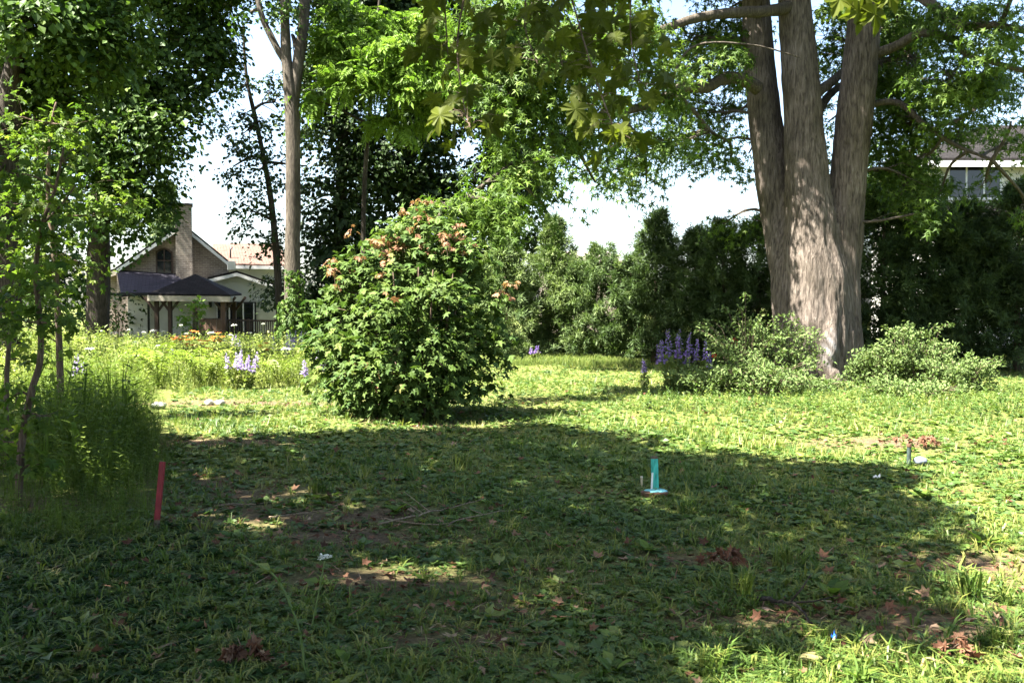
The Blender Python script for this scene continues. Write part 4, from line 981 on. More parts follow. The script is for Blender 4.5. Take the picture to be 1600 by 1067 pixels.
# ivy on the foot of the grey trunk
iv = Acc(); n = 1500; rng = np.random.default_rng(80); t = rng.random(n) ** 1.4; a = rng.uniform(0, 6.28, n); c = at(456, 480, 31)
rr = (.33 + .25 * rng.random(n)) * np.where(rng.random(n) < .5, 1, .95) * (1.15 - .35 * t); out = np.stack([np.cos(a), np.sin(a), .2 * np.ones(n)], 1)
pos = np.stack([c[0] + np.cos(a) * rr, 31 + np.sin(a) * rr, .1 + t * 2.7 * np.where(np.cos(a) > -.3, 1, .65)], 1)
iv.inst(LEAF3, pos, frames(rng.normal(0, .4, (n, 3)) - [0, 0, 1], out, .17), np.clip(rng.normal(.55, .2, n), 0, 1))
tag(iv.build('ivy', G['maple']), 'green ivy climbing the foot of the tall grey trunk', 'ivy', kind='stuff')

# ================================================================== CEDAR HEDGE
def cedar(label, px, d, top, w_, seed, tint=.5, lean=0.0, point=.75, group='cedars in the tall hedge'):
    rng = np.random.default_rng(seed); b = at(px, 480, d) * [1, 1, 0]; h = at(px, top, d)[2]; R0 = w_ * d / F / 2
    root = thing('cedar_tree', label, 'tree', b, group)
    a = Acc(); tube(a, [b - [0, 0, .1], b + [lean * .5, 0, h * .5], b + [lean, 0, h * .97]], [.10, .06, .012], 7); a.build('trunk', B['twig'], root, True)
    f = Acc(); n = int((155 if px > 1250 else 130 if px > 1040 else 110) * (h / 3.5)); m = 70; t = rng.random(n) ** 1.05; ang = rng.uniform(0, 6.28, n)
    prof = np.where(t < .2, .8 + t, 1.0) * np.clip((1 - t ** 1.6), 0, 1) ** (1 - (1 - point) * .75) * 1.12 + .08
    R = R0 * prof * rng.uniform(.5, 1.25, n); out = np.stack([np.cos(ang), np.sin(ang), np.zeros(n)], 1)
    q = rng.random((n, m)) ** .7                                       # along each plume-like bough
    rise = rng.uniform(.05, .38, n); axis = out[:, None] * (R[:, None] * (.25 + .85 * q))[..., None]
    pos = b + axis; pos[..., 2] = .10 + (t * (h - .25))[:, None] + q ** 2 * rise[:, None]
    pos += rng.normal(0, 1, (n, m, 3)) * (.17 * (1.15 - q))[..., None]; pos[..., 0] += lean * t[:, None]
    pos[..., 2] = np.maximum(pos[..., 2], .05)
    tip = out[:, None] * .7 + rng.normal(0, .45, (n, m, 3)) + np.array([0, 0, .15]); nor = np.cross(out, [0, 0, 1.0])[:, None] * .7 + out[:, None] * .4 + rng.normal(0, .5, (n, m, 3))
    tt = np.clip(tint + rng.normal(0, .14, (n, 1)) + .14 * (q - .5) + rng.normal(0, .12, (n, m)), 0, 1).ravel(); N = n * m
    f.inst(CEDAR, pos.reshape(-1, 3), frames(tip.reshape(-1, 3), nor.reshape(-1, 3), .20 * rng.uniform(.6, 1.3, N)), tt)
    tag(f.build('foliage', G['cedar'], root), kind='stuff')
for i, c in enumerate([
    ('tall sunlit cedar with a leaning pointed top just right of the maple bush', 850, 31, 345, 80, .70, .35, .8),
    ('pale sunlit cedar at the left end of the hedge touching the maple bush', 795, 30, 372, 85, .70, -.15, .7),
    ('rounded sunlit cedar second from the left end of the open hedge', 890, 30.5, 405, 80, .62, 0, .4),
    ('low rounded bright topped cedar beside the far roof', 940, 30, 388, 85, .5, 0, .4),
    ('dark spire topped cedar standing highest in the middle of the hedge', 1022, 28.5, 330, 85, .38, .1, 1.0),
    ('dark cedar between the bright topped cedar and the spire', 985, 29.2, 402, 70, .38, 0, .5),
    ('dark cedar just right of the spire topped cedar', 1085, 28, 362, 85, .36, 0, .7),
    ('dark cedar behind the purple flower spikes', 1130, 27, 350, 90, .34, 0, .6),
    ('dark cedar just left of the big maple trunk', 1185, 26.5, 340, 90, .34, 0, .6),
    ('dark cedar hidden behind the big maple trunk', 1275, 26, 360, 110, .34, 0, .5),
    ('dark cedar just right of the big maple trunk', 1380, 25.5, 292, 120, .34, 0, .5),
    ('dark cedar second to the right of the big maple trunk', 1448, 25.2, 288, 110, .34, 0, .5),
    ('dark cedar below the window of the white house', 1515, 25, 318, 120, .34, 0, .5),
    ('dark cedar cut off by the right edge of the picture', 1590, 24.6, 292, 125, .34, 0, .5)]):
    cedar(c[0], c[1], c[2], c[3], c[4] * 1.25, 100 + i, c[5], c[6], c[7])  # tint paints the hedge's sunlit left and shaded right into leaf colour
shrub_px('background_shrub', 'leafy tree top showing between the maple stems and the white house', 1395, 250, 30, 60, 50, LEAF3, .18, G['maple'], 120, .5, 26, 2.0, extra=[cl(1400, 330, 30, 70, 60, 2)])

# ================================================================== MAPLE BUSH
BD = 14.4
rb = np.random.default_rng(130)
bb = on_ground(655, 648); bush = thing('maple_bush', 'large round maple bush with reddish new leaves in the middle of the lawn', 'bush', (bb[0], bb[1], 0))
a = Acc(); bpaths = []
for i in range(11):
    an = i * 2.4; o = np.array([math.cos(an), math.sin(an), 0]); q = rb.uniform(.3, 1.1)
    a = Acc(); p = curve([bb * [1, 1, 0] + o * .15 - [0, 0, .1], bb * [1, 1, 0] + o * (.2 + .35 * q) + [0, 0, .9], bb * [1, 1, 0] + o * q * .95 + [0, 0, 1.9 + .5 * (1.1 - q)]], 9); tube(a, p, np.linspace(.028, .008, 9), 6); bpaths.append(p); a.build('stem', B['twig'], bush, True)
bclus = [cl(640, 500, BD, 115, 76, .7, 1.0), cl(640, 425, BD, 84, 46, .7, .8), cl(560, 560, BD, 65, 60, 1, .8), cl(720, 540, BD, 65, 70, 1, .8), cl(650, 365, BD, 62, 36, .8, .5), cl(550, 430, BD, 38, 30, .9, .4), cl(735, 405, BD, 38, 34, .9, .4), cl(522, 500, BD, 36, 45, .9, .45),
         cl(640, 600, BD, 105, 40, 1, .95), cl(575, 615, BD - .4, 50, 26, 1, .4), cl(770, 480, BD, 22, 36, .7, .3), cl(590, 390, BD, 36, 28, .8, .4), cl(700, 385, BD, 40, 26, .8, .4), cl(650, 560, BD - .8, 80, 60, .9, .5), cl(775, 590, BD + .2, 18, 22, .5, .3), cl(500, 500, BD, 14, 14, .5, .2), cl(500, 545, BD, 22, 20, .8, .3), cl(530, 600, BD, 26, 22, .8, .3), cl(785, 520, BD, 20, 24, .7, .3), cl(660, 340, BD, 26, 14, .7, .25), cl(610, 370, BD, 24, 14, .7, .25), cl(545, 405, BD, 20, 12, .7, .2), cl(740, 380, BD, 20, 12, .7, .2), cl(520, 455, BD, 18, 14, .7, .2), cl(600, 470, BD - 1.0, 50, 22, .8, .3), cl(540, 530, BD - .9, 46, 20, .8, .3), cl(690, 450, BD - .9, 44, 20, .8, .3), cl(600, 570, BD - 1.1, 60, 22, .8, .3), cl(500, 470, BD, 16, 10, .7, .2), cl(640, 630, BD - .8, 60, 14, .8, .3)]
fa, wa = Acc(), Acc(); LP, LM = [], []
for c, r, dens in bclus:
    n = int(2.3 * dens * (r[0] * r[2] * PI + r[0] * r[1] * PI) / (.26 ** 2 * 1.6)); cen, out = in_ellipsoid(c, r, n, rb, .5)
    cen[:, 2] = np.maximum(cen[:, 2], .12)
    sprays(fa, cen, out, 13, .27, .132, BMAPLE, rb, .40, tvar=.12, droop=.45, hang=.45, up=1.1, cvar=.12)
    s = nearest_on(bpaths, c)
    for q in cen[rb.random(n) < .35]: tube(wa, np.array([s, (s + q) / 2 + rb.normal(0, .05, 3), q]), [.010, .007, .004], 3, cap=False)
# red-leaved shoots
for px, py in [(650, 322), (610, 352), (655, 350), (592, 385), (615, 375), (690, 378), (722, 372), (740, 370), (630, 378), (545, 408), (525, 425), (515, 460), (570, 388), (668, 400), (700, 375), (750, 405), (785, 447), (640, 345), (560, 420), (710, 385), (600, 400), (575, 395), (655, 375), (757, 395), (535, 435)][::2] + [(600, 385), (720, 385)]:
    c = at(px, py, BD + rb.uniform(-.7, .3)); cc = c + rb.normal(0, .10, (4, 3)); sprays(fa, cc, np.tile([0, -.3, .6], (4, 1)), 7, .07, .085, BMAPLE, rb, .92, tvar=.05, droop=.8, hang=.9, cvar=.02)
    tube(wa, np.array([c - [0, 0, .26], c - [.02, 0, .12], c]), [.004, .0035, .003], 3, cap=False)
tag(wa.build('twigs', B['twig'], bush, True), kind='stuff'); tag(fa.build('foliage', G['bush'], bush), kind='stuff')
G['bush_leaf'] = leaf_mat('bush_leaf_single', [(0, (.04, .08, .018)), (1, (.11, .165, .04))], transl=.3, rough=.6, spec=.12, obj_random=True)
def leaf_parts(root, pts, tips, nors, sizes, tmpls, mat):
    """single leaves as parts that share their mesh"""
    ms = []
    for t in tmpls:
        q = Acc(); q.add(t[0], t[1]); ms.append(q.mesh('leaf', mat))
    org = np.array(root.location); M = frames(tips, nors, sizes)
    from mathutils import Matrix
    for i in range(len(pts)):
        o = link('leaf', ms[i % len(ms)], root); m4 = np.eye(4); m4[:3, :3] = M[i]; m4[:3, 3] = pts[i] - org; o.matrix_local = Matrix(m4.tolist())
n = 290; k = rb.integers(0, 11, n); P_, O_ = [], []
for i in range(n):
    c, r, _ = bclus[k[i]]; d = nrm(rb.normal(0, 1, 3) + [-.35, -.9, .35]); P_.append(c + d * r * 1.08); O_.append(d)
P_, O_ = np.array(P_), np.array(O_)
leaf_parts(bush, P_, O_ * .7 + rb.normal(0, .4, (n, 3)) - [0, 0, .5], O_ * .5 + [0, 0, 1] + rb.normal(0, .3, (n, 3)), .118 * rb.uniform(.7, 1.2, n), [MAPLE, BMAPLE], G['bush_leaf'])

# ================================================================== SAPLINGS AT THE LEFT
rp_ = np.random.default_rng(150)
def sapling(label, trunks, clusters, size, seed, singles=0, rc=.22, nleaf=9, per=1.0):
    root, fa = tree('maple_sapling', label, 'sapling', trunks, clusters, BMAPLE, size, G['sapling'], B['twig'], seed, rc=rc, nleaf=nleaf, per=per, sides=8, limb_r=.012, droop=.4, hang=.5, twigs=.7, foliage='foliage', trunk_name='stem')
    if singles:
        rng = np.random.default_rng(seed + 1); P_, O_ = [], []
        for i in range(singles):
            c, r, _ = clusters[rng.integers(0, len(clusters))]; d = nrm(rng.normal(0, 1, 3) + [.2, -.7, .2]); P_.append(c + d * r * rng.uniform(.7, 1.1)); O_.append(d)
        P_, O_ = np.array(P_), np.array(O_); leaf_parts(root, P_, O_ * .7 + rng.normal(0, .4, (singles, 3)) - [0, 0, .5], O_ * .3 + [0, 0, 1] + rng.normal(0, .35, (singles, 3)), size * rng.uniform(.8, 1.3, singles), MAPLE_FINE, G['sap_leaf'])
    return root
G['sap_leaf'] = leaf_mat('sapling_leaf_single', [(0, (.03, .065, .010)), (1, (.12, .18, .026))], transl=.42, obj_random=True)
SD = 7.9
sapling('slender maple sapling with bent dark stem at the left edge before the weeds',
        [trunk_px([(27, 790), (34, 690), (50, 610), (64, 555), (60, 480), (56, 420), (66, 350), (85, 300), (100, 230)], SD, [14, 12, 11, 10, 9, 8, 7, 5, 3]), trunk_px([(66, 350), (92, 325), (118, 290)], SD, [5, 4, 2])],
        [cl(60, 400, SD, 60, 30, .8), cl(30, 345, SD, 50, 30, .8), cl(90, 330, SD, 50, 35, .8), cl(60, 455, SD, 70, 26, .8), cl(30, 500, SD, 50, 22, .6), cl(100, 255, SD, 45, 40, .7), cl(95, 500, SD, 34, 22, .6), cl(80, 650, SD, 46, 22, .6), cl(20, 620, SD, 40, 26, .6), cl(60, 725, SD, 50, 22, .6), cl(5, 690, SD, 40, 30, .7), cl(20, 270, SD, 50, 30, .6)],
        .088, 160, 160, rc=.17, nleaf=9, per=.9)
sapling('taller bushy young maple behind the slender sapling at the left edge',
        [trunk_px([(95, 640), (92, 520), (85, 400), (75, 300), (80, 200), (88, 160)], 13.5, [11, 10, 9, 7, 5, 3])],
        [cl(110, 190, 13.5, 55, 32, .9), cl(60, 240, 13.5, 60, 35, .9), cl(150, 300, 13.5, 60, 35, .9), cl(60, 320, 13.5, 80, 45, 1), cl(190, 325, 13.5, 50, 22, .8), cl(110, 400, 13.5, 75, 40, .9), cl(40, 420, 13.5, 60, 60, .9), cl(20, 180, 13.5, 40, 50, .8), cl(90, 470, 13.5, 50, 30, .6), cl(20, 520, 13.5, 40, 50, .8)],
        .10, 170, 160, rc=.26, nleaf=14, per=.95)
sapling('thin forked young maple stem cut off by the left edge of the picture',
        [trunk_px([(8, 700), (10, 610), (14, 540), (22, 470)], 9.5, [9, 8, 7, 4]), trunk_px([(14, 545), (2, 500), (-6, 450)], 9.5, [6, 5, 3])],
        [cl(10, 600, 9.5, 50, 30, .7), cl(30, 560, 9.5, 50, 24, .6), cl(0, 480, 9.5, 40, 40, .8), cl(-20, 690, 9.5, 40, 50, .8), cl(40, 680, 9.5, 40, 22, .5)],
        .11, 180, 0, rc=.2, nleaf=8, per=.9)

# ================================================================== SHRUBS ROUND THE BIG MAPLE
SH = 'pale small leaved shrubs round the foot of the big maple'
def pale_shrub(label, px, py, d, rx, ry, seed, whips=10, group=SH):
    rng = np.random.default_rng(seed); b = at(px, 480, d) * [1, 1, 0]; root = thing('pale_shrub', label, 'shrub', b, group)
    k = d / F; R = rx * k; Hh = at(px, py - ry, d)[2]; st, fa = Acc(), Acc()
    n = (24 if ry < 30 else 34) + whips; pl, pt = [], []
    for i in range(n):
        a = rng.uniform(0, 6.28); q = math.sqrt(rng.random()) * R; long = i < whips; h = Hh * (rng.uniform(.6, 1.35) if long else rng.uniform(.25, .95)) * (1 - .35 * (q / R) ** 2)
        if long: q *= 1.2
        o = np.array([math.cos(a) , math.sin(a) * .8, 0]); s = b + o * q * .3 - [0, 0, .05]
        p = curve([s, b + o * q * .65 + [0, 0, h * .75], b + o * q * 1.05 + [0, 0, h], b + o * (q * 1.05 + .18) + [0, 0, h * (.98 if long else .9)]], 14)
        tube(st, p[::2], np.linspace(.009, .003, 7), 3, cap=False)
        m = 46 if not long else 38
        t = rng.uniform(.25, 1, m) * 13; i0 = np.clip(t.astype(int), 0, 12); fr = (t - i0)[:, None]; pos = p[i0] * (1 - fr) + p[i0 + 1] * fr
        pl.append(pos + rng.normal(0, .035 if long else .075, (m, 3))); pt.append(np.tile(nrm(p[-1] - p[8]), (m, 1)))
    pos = np.concatenate(pl); tg = np.concatenate(pt); m = len(pos); pos[:, 2] = np.maximum(pos[:, 2], .03)
    tip = tg * .35 + rng.normal(0, .6, (m, 3)) + [0, 0, .15]; nor = np.array([0, 0, 1.0]) + rng.normal(0, .5, (m, 3))
    fa.inst(LEAF2, pos, frames(tip, nor, .075 * rng.uniform(.7, 1.3, m)), np.clip(rng.normal(.5, .2, m), 0, 1))
    tag(st.build('stems', B['twig'], root, True), kind='stuff'); tag(fa.build('foliage', G['pale'], root), kind='stuff')
for i, c in enumerate([('tall pale shrub with an arching whip beside the red flowers', 1165, 570, 19.6, 50, 40, 14), ('pale bushy shrub growing against the left foot of the big maple', 1225, 580, 20.0, 48, 40, 10), ('low pale shrub in front of the purple flower spikes', 1115, 610, 18.2, 45, 26, 6),
                       ('low pale shrub in front of the big maple trunk', 1262, 612, 18.6, 40, 14, 2), ('pale shrub between the low front shrub and the purple spikes', 1195, 612, 17.8, 55, 26, 6), ('pale spreading shrub just right of the big maple trunk', 1402, 592, 19.4, 42, 34, 12),
                       ('pale shrub with upright whips right of the spreading shrub', 1440, 590, 19.2, 45, 36, 14), ('rightmost pale shrub with a long arching twig', 1505, 612, 18.4, 40, 26, 12), ('low pale shrub in front of the upright whips', 1420, 622, 17.4, 60, 18, 6), ('small pale shrub hugging the right side of the trunk', 1362, 597, 19.8, 22, 20, 4)]):
    pale_shrub(c[0], c[1], c[2], c[3], c[4] * 1.1, c[5] * (1.2 if c[0].startswith('low') else 1.9), 200 + i, c[6] + 18)
# weeds at the feet of those shrubs
ud = Acc(); n = 1500; rng = np.random.default_rng(230); px = rng.uniform(1000, 1640, n); py = 606 + 40 * rng.random(n) + 6 * np.sin(px * .03); y = EYE * F / (py - HORIZON); x = (px - 800) / F * y
scatter(ud, [stalk(rng, 8, LEAF2, .45, .012), stalk(rng, 10, OVAL, .4, .012), tuft(rng, 7, .4, .02, .4)], np.stack([x, y, gh(x, y)], 1), .07 + .20 * rng.random(n) ** 2, np.clip(rng.normal(.5, .2, n), 0, 1), rng, .2)
tag(ud.build('edge_weeds', G['weed']), 'knee high weeds along the front of the pale shrubs', 'weeds', kind='stuff')

# ================================================================== FLOWERS
def spike_plant(label, px, d, top, n, spread, seed, tint=.5, group=None, flower=.45, bush=.5):
    """larkspur: leafy stems with purple spikes"""
    rng = np.random.default_rng(seed); b = at(px, 480, d) * [1, 1, 0]; root = thing('larkspur', label, 'flower', b, group); H0 = at(px, top, d)[2]
    fo = Acc()
    for i in range(n):
        o = np.array([rng.uniform(-1, 1), rng.uniform(-.6, .6), 0]) * spread; h = H0 * rng.uniform(.72, 1.0); s = b + o * .5; e = b + o * 1.15 + [0, 0, h]
        if i == 0: e = b + [0, 0, H0]
        p = curve([s, (s + e) / 2 + o * .15, e], 9); a = Acc(); tube(a, p, np.linspace(.008, .003, 9), 4); a.build('stem', B['stem'], root, True)
        f = Acc(); m = 46; t = (1 - flower) + flower * np.sort(rng.random(m)); ii = np.clip((t * 8).astype(int), 0, 7); fr = (t * 8 - ii)[:, None]; pos = p[ii] * (1 - fr) + p[ii + 1] * fr
        an = rng.uniform(0, 6.28, m); rad = .052 * (1.12 - (t - (1 - flower)) / flower)[:, None] * np.stack([np.cos(an), np.sin(an), 0 * an], 1)
        f.inst(LEAF3, pos + rad * .5, frames(rad * 10 + rng.normal(0, .25, (m, 3)), rng.normal(0, .5, (m, 3)) + [0, 0, 1], .065 * (1.15 - .8 * (t - (1 - flower)) / flower)), np.clip(rng.normal(tint, .2, m), 0, 1)); f.build('flower_spike', G['purple'], root)
        m = 22; t = rng.uniform(.05, 1 - flower, m); ii = np.clip((t * 8).astype(int), 0, 7); pos = p[ii]; fo.inst(LEAF3, pos + rng.normal(0, .03, (m, 3)), frames(rng.normal(0, 1, (m, 3)) + [0, 0, .2], rng.normal(0, .4, (m, 3)) + [0, 0, 1], .14 * rng.uniform(.6, 1.2, m)), np.clip(rng.normal(bush, .2, m), 0, 1))
    tag(fo.build('foliage', G['meadow'], root), kind='stuff')
spike_plant('large clump of purple larkspur spikes in front of the dark hedge', 1062, 18.8, 513, 15, .40, 300, .35)
spike_plant('lone purple larkspur spike between the big purple clump and the red flowers', 1103, 18.6, 528, 2, .08, 301, .4)
spike_plant('small purple larkspur bent low at the left of the big purple clump', 1005, 19.2, 560, 2, .10, 302, .5)
spike_plant('pale purple larkspur clump in the middle of the meadow', 377, 19.0, 545, 9, .26, 303, .8)
spike_plant('purple larkspur clump at the foot of the ivy covered trunk', 452, 24, 515, 9, .34, 304, .65)
spike_plant('single lilac larkspur among the weeds near the saplings', 121, 17, 553, 3, .16, 305, .85)
spike_plant('lilac larkspur left of the meadow ferns', 268, 22, 543, 3, .12, 306, .9)
spike_plant('lilac larkspur in front of the deck fence', 368, 27, 522, 3, .12, 307, .9)
spike_plant('lone lilac larkspur low beside the left side of the maple bush', 474, 18.0, 562, 2, .08, 308, .9)
spike_plant('lilac larkspur against the left shoulder of the maple bush', 497, 19.5, 548, 3, .14, 309, .95)
spike_plant('purple larkspur in the shadow at the left end of the cedar hedge', 838, 28, 540, 3, .14, 310, .3)

ORD = ['leftmost', 'second', 'third', 'fourth', 'fifth', 'sixth', 'seventh', 'eighth', 'ninth', 'tenth', 'eleventh', 'twelfth', 'thirteenth', 'fourteenth', 'fifteenth', 'sixteenth', 'seventeenth', 'eighteenth', 'nineteenth', 'twentieth', 'twenty first', 'twenty second', 'twenty third', 'twenty fourth']
def umbel(label, px, d, top, r, seed, group, name='yarrow'):
    rng = np.random.default_rng(seed); b = at(px, 480, d) * [1, 1, 0]; e = at(px, top, d); root = thing(name, label, 'flower', b, group)
    a = Acc(); p = curve([b, (b + e) / 2 + rng.normal(0, .02, 3), e], 8); tube(a, p, np.linspace(.007, .004, 8), 4); a.build('stem', B['stem'], root, True)
    f = Acc(); m = 40; an = rng.uniform(0, 6.28, m); q = np.sqrt(rng.random(m)) * r; pos = e + np.stack([np.cos(an) * q, np.sin(an) * q, .25 * r - .5 * q * q / r], 1)
    f.inst(OVAL, pos, frames(np.stack([np.cos(an), np.sin(an), .3 + 0 * an], 1) + rng.normal(0, .3, (m, 3)), rng.normal(0, .25, (m, 3)) + [0, 0, 1], r * .55), np.clip(rng.normal(.6, .25, m), 0, 1)); f.build('flower_head', G['white'], root)
YG = 'white wildflowers in the meadow'
WF = [(240, 517, 25), (255, 518, 25), (178, 520, 24), (201, 515, 30), (291, 521, 26), (283, 508, 27), (360, 523, 26), (391, 520, 26), (411, 506, 30), (212, 535, 23), (247, 540, 22), (216, 556, 20), (208, 555, 20), (275, 527, 25), (150, 533, 23), (160, 517, 26), (351, 532, 24),
                                  (447, 545, 20), (225, 519, 26), (366, 508, 31), (330, 520, 27), (140, 545, 21), (479, 521, 25)]
for i, (px, top, d) in enumerate(sorted(WF)):
    umbel('leftmost white flat headed wildflower in the sunny meadow' if i == 0 else f'white flat headed wildflower, {ORD[i]} from the left in the sunny meadow', px, d, top, .045 + .03 * (i % 3 == 0), 320 + i, YG)
OG = 'orange daylilies in the meadow'
def daylily(label, px, d, top, seed):
    rng = np.random.default_rng(seed); b = at(px, 480, d) * [1, 1, 0]; e = at(px, top, d); root = thing('daylily', label, 'flower', b, OG)
    a = Acc(); tube(a, [b, (b + e) / 2 + [.02, 0, 0], e], [.007, .006, .004], 4); a.build('stem', B['stem'], root, True)
    f = Acc(); m = 18; c = e + np.repeat(rng.normal(0, .06, (3, 3)), 6, 0); an = np.arange(m) * 1.047 + rng.normal(0, .1, m); tip = np.stack([np.cos(an), np.sin(an), .5 + 0 * an], 1)
    f.inst(LEAF2, c, frames(tip, np.array([0, 0, 1.0]) - tip * .3, .11), np.clip(rng.normal(.5, .25, m), 0, 1)); f.build('petals', G['orange'], root)
    l = Acc(); m = 14; an = rng.uniform(0, 6.28, m); l.inst(LANCE, b + rng.normal(0, .03, (m, 3)) * [1, 1, 0], frames(np.stack([np.cos(an) * .4, np.sin(an) * .4, 1 + 0 * an], 1), np.stack([np.cos(an), np.sin(an), .2 + 0 * an], 1), .55 * rng.uniform(.7, 1.1, m)), np.clip(rng.normal(.5, .2, m), 0, 1)); l.build('leaves', G['meadow'], root)
DL = [(285, 532, 25), (292, 536, 24), (305, 540, 24), (318, 535, 24), (322, 540, 23.5), (312, 533, 25), (330, 530, 26), (340, 528, 26), (304, 522, 28), (410, 540, 25), (414, 546, 24), (275, 528, 27), (296, 530, 26), (326, 545, 22.5), (268, 532, 25), (345, 533, 25)]
for i, (px, top, d) in enumerate(sorted(DL)):
    daylily('leftmost orange daylily in the meadow before the deck fence' if i == 0 else f'orange daylily, {ORD[i]} from the left in the meadow before the deck fence', px, d, top, 350 + i)
def fern(label, px, d, n, l, seed):
    rng = np.random.default_rng(seed); b = at(px, 480, d) * [1, 1, 0]; root = thing('fern', label, 'fern', b)
    for i in range(n):
        a = i * 6.28 / n + rng.uniform(-.3, .3); o = np.array([math.cos(a), math.sin(a), 0]); L = l * rng.uniform(.8, 1.15)
        p = curve([b, b + o * L * .25 + [0, 0, L * .7], b + o * L * .62 + [0, 0, L * .92], b + o * L * .95 + [0, 0, L * .75]], 16); f = Acc(); tube(f, p[::3], np.linspace(.007, .002, 6), 3, cap=False)
        for s in (-1, 1):
            q = p[3:]; m = len(q); t = np.linspace(0, 1, m); side = np.cross(o, [0, 0, 1.0]) * s; f.inst(LANCE, q, frames(np.tile(side + o * .35 - [0, 0, .15], (m, 1)), np.tile([0, 0, 1.0], (m, 1)) + o * .3, L * .30 * (1 - t) ** .7 * np.clip(.5 + t * 3, 0, 1) + .01), np.clip(rng.normal(.5, .2, m), 0, 1))
        f.build('frond', G['fern'], root)
fern('large arching fern with dark middle at the left of the meadow', 246, 18.8, 12, .85, 380)
fern('bright yellow green fern in front of the orange daylilies', 312, 19.5, 9, .72, 381)
fern('small upright fern right of the yellow green fern', 337, 19.8, 7, .55, 382)
fern('bright fern right of the lilac larkspur clump', 434, 19.4, 8, .55, 383)
# red roses beside the pale shrub
rr_ = thing('rose_bush', 'bush with scarlet red blooms half hidden behind the tall pale shrub', 'rose', at(1145, 480, 20.6) * [1, 1, 0]); rng = np.random.default_rng(390); st, fo = Acc(), Acc()
for px, py, s in [(1147, 535, .10), (1150, 542, .09), (1146, 546, .08), (1128, 548, .07), (1116, 556, .06), (1205, 533, .05), (1135, 552, .06), (1121, 540, .05)]:
    e = at(px, py, 20.4); tube(st, curve([np.array(rr_.location), (np.array(rr_.location) + e) / 2 + [0, 0, .15], e], 7), .007, 4); f = Acc(); m = 16; d = nrm(rng.normal(0, 1, (m, 3)) + [0, -.3, .5]); f.inst(OVAL, e + d * s * .25, frames(d + rng.normal(0, .5, (m, 3)), d, s * .9), np.clip(rng.normal(.5, .25, m), 0, 1)); f.build('bloom', G['red'], rr_)
    sprays(fo, np.array([e - [0, 0, .15], e - [.05, 0, .35]]), np.tile([0, -.2, .5], (2, 1)), 12, .13, .06, LEAF2, rng, .3)
st.build('stems', B['stem'], rr_, True); tag(fo.build('foliage', G['weed'], rr_), kind='stuff')

# ================================================================== SURVEY STAKES AND SMALL THINGS
def wob(o, amt, seed):
    rng = np.random.default_rng(seed); m = o.data
    for v in m.vertices: v.co += Vector(rng.normal(0, amt, 3).tolist())
redp = plain_mat('faded_red_paint', (.17, .015, .02), .6, .3, 18, .3, streak=(3, 3, .6))
raww = plain_mat('raw_weathered_wood', (.11, .085, .06), .85, .3, 12, .3, streak=(4, 4, .5))
teal = plain_mat('turquoise_paint', (.05, .36, .29), .7, .5, 14, .3, streak=(3, 3, .7))
rust = plain_mat('rusty_iron', (.075, .038, .022), .85, .5, 22, .5)
whitep = plain_mat('white_paint', (.66, .66, .64), .6, .2, 14)
g = on_ground(243, 822); rs_ = thing('survey_stake', 'red painted wooden survey stake leaning slightly in the tall weeds', 'stake', (g[0], g[1], 0))
top = at(254, 721, g[1] + .03); base = np.array([g[0], g[1], -.06]); v = top - base; c0, c1 = base + v * .20, base + v * .999
b = PB(); b.beam(c0, c1, .042, .022); wob(b.build('painted_shaft', redp, rs_, .003), .0008, 1); b = PB(); b.beam(base, c0 + v * .002, .041, .021); wob(b.build('bare_foot', raww, rs_, .002), .0008, 2)
g = on_ground(1026, 772); ts = thing('survey_stake', 'turquoise painted wooden survey stake standing on a rusty round cover', 'stake', (g[0], g[1] + .05, 0)); d = g[1] + .06
b = PB(); b.beam(at(1024, 775, d), at(1022.5, 716, d), .058, .028); wob(b.build('painted_shaft', teal, ts, .003), .0012, 3)
b = PB(); b.beam(at(1022.6, 718, d), at(1022.2, 712.8, d), .054, .026); b.build('bare_tip', raww, ts, .002)
b = PB(); b.beam(at(1018.2, 764, d - .018), at(1019.6, 738, d - .018), .016, .006); b.build('paint_drip', whitep, ts)
cv = thing('pipe_cover', 'rusty iron cover with turquoise paint spill at the foot of the turquoise stake', 'cover', (at(1026, 480, g[1])[0], g[1], 0))
def disc(c, rx, ry, z0, z1, n=22, seed=0, jag=.08):
    rng = np.random.default_rng(seed); k = 1 + rng.normal(0, jag, n); a = Acc(); v, f = [], []
    for z, s in ((z0, 1.0), (z1 - .006, 1.0), (z1, .9)):
        for i in range(n): t = i * 6.283 / n; v.append((c[0] + math.cos(t) * rx * s * k[i], c[1] + math.sin(t) * ry * s * k[i], z))
    v.append((c[0], c[1], z1 + .006))
    for r_ in range(2):
        for i in range(n): j = (i + 1) % n; f += [(r_ * n + i, r_ * n + j, (r_ + 1) * n + j), (r_ * n + i, (r_ + 1) * n + j, (r_ + 1) * n + i)]
    for i in range(n): f.append((2 * n + i, 2 * n + (i + 1) % n, 3 * n))
    a.add(v, f); return a
c = np.array([at(1025, 480, g[1])[0], g[1], 0]); disc(c, .115, .095, -.03, .026, 24, 4, .08).build('cover_plate', rust, cv)
disc(c + [.02, .005, 0], .095, .07, .025, .037, 20, 5, .14).build('paint_spill', plain_mat('pale_turquoise_paint', (.16, .42, .42), .5, .35, 20), cv)
g = on_ground(1003, 763); tp = thing('marker_peg', 'tiny pale wooden peg left of the turquoise stake', 'peg', (g[0], g[1], 0)); b = PB(); b.beam((g[0], g[1], -.04), at(1002.5, 746, g[1]), .017, .017); b.build('peg_shaft', plain_mat('pale_wood', (.42, .36, .24), .8), tp, .002)
b = PB(); q = at(1002.5, 746, g[1]); b.beam(q, q + [0, 0, .012], .021, .021); b.build('peg_head', plain_mat('cream_paint', (.5, .46, .36), .7), tp, .002)
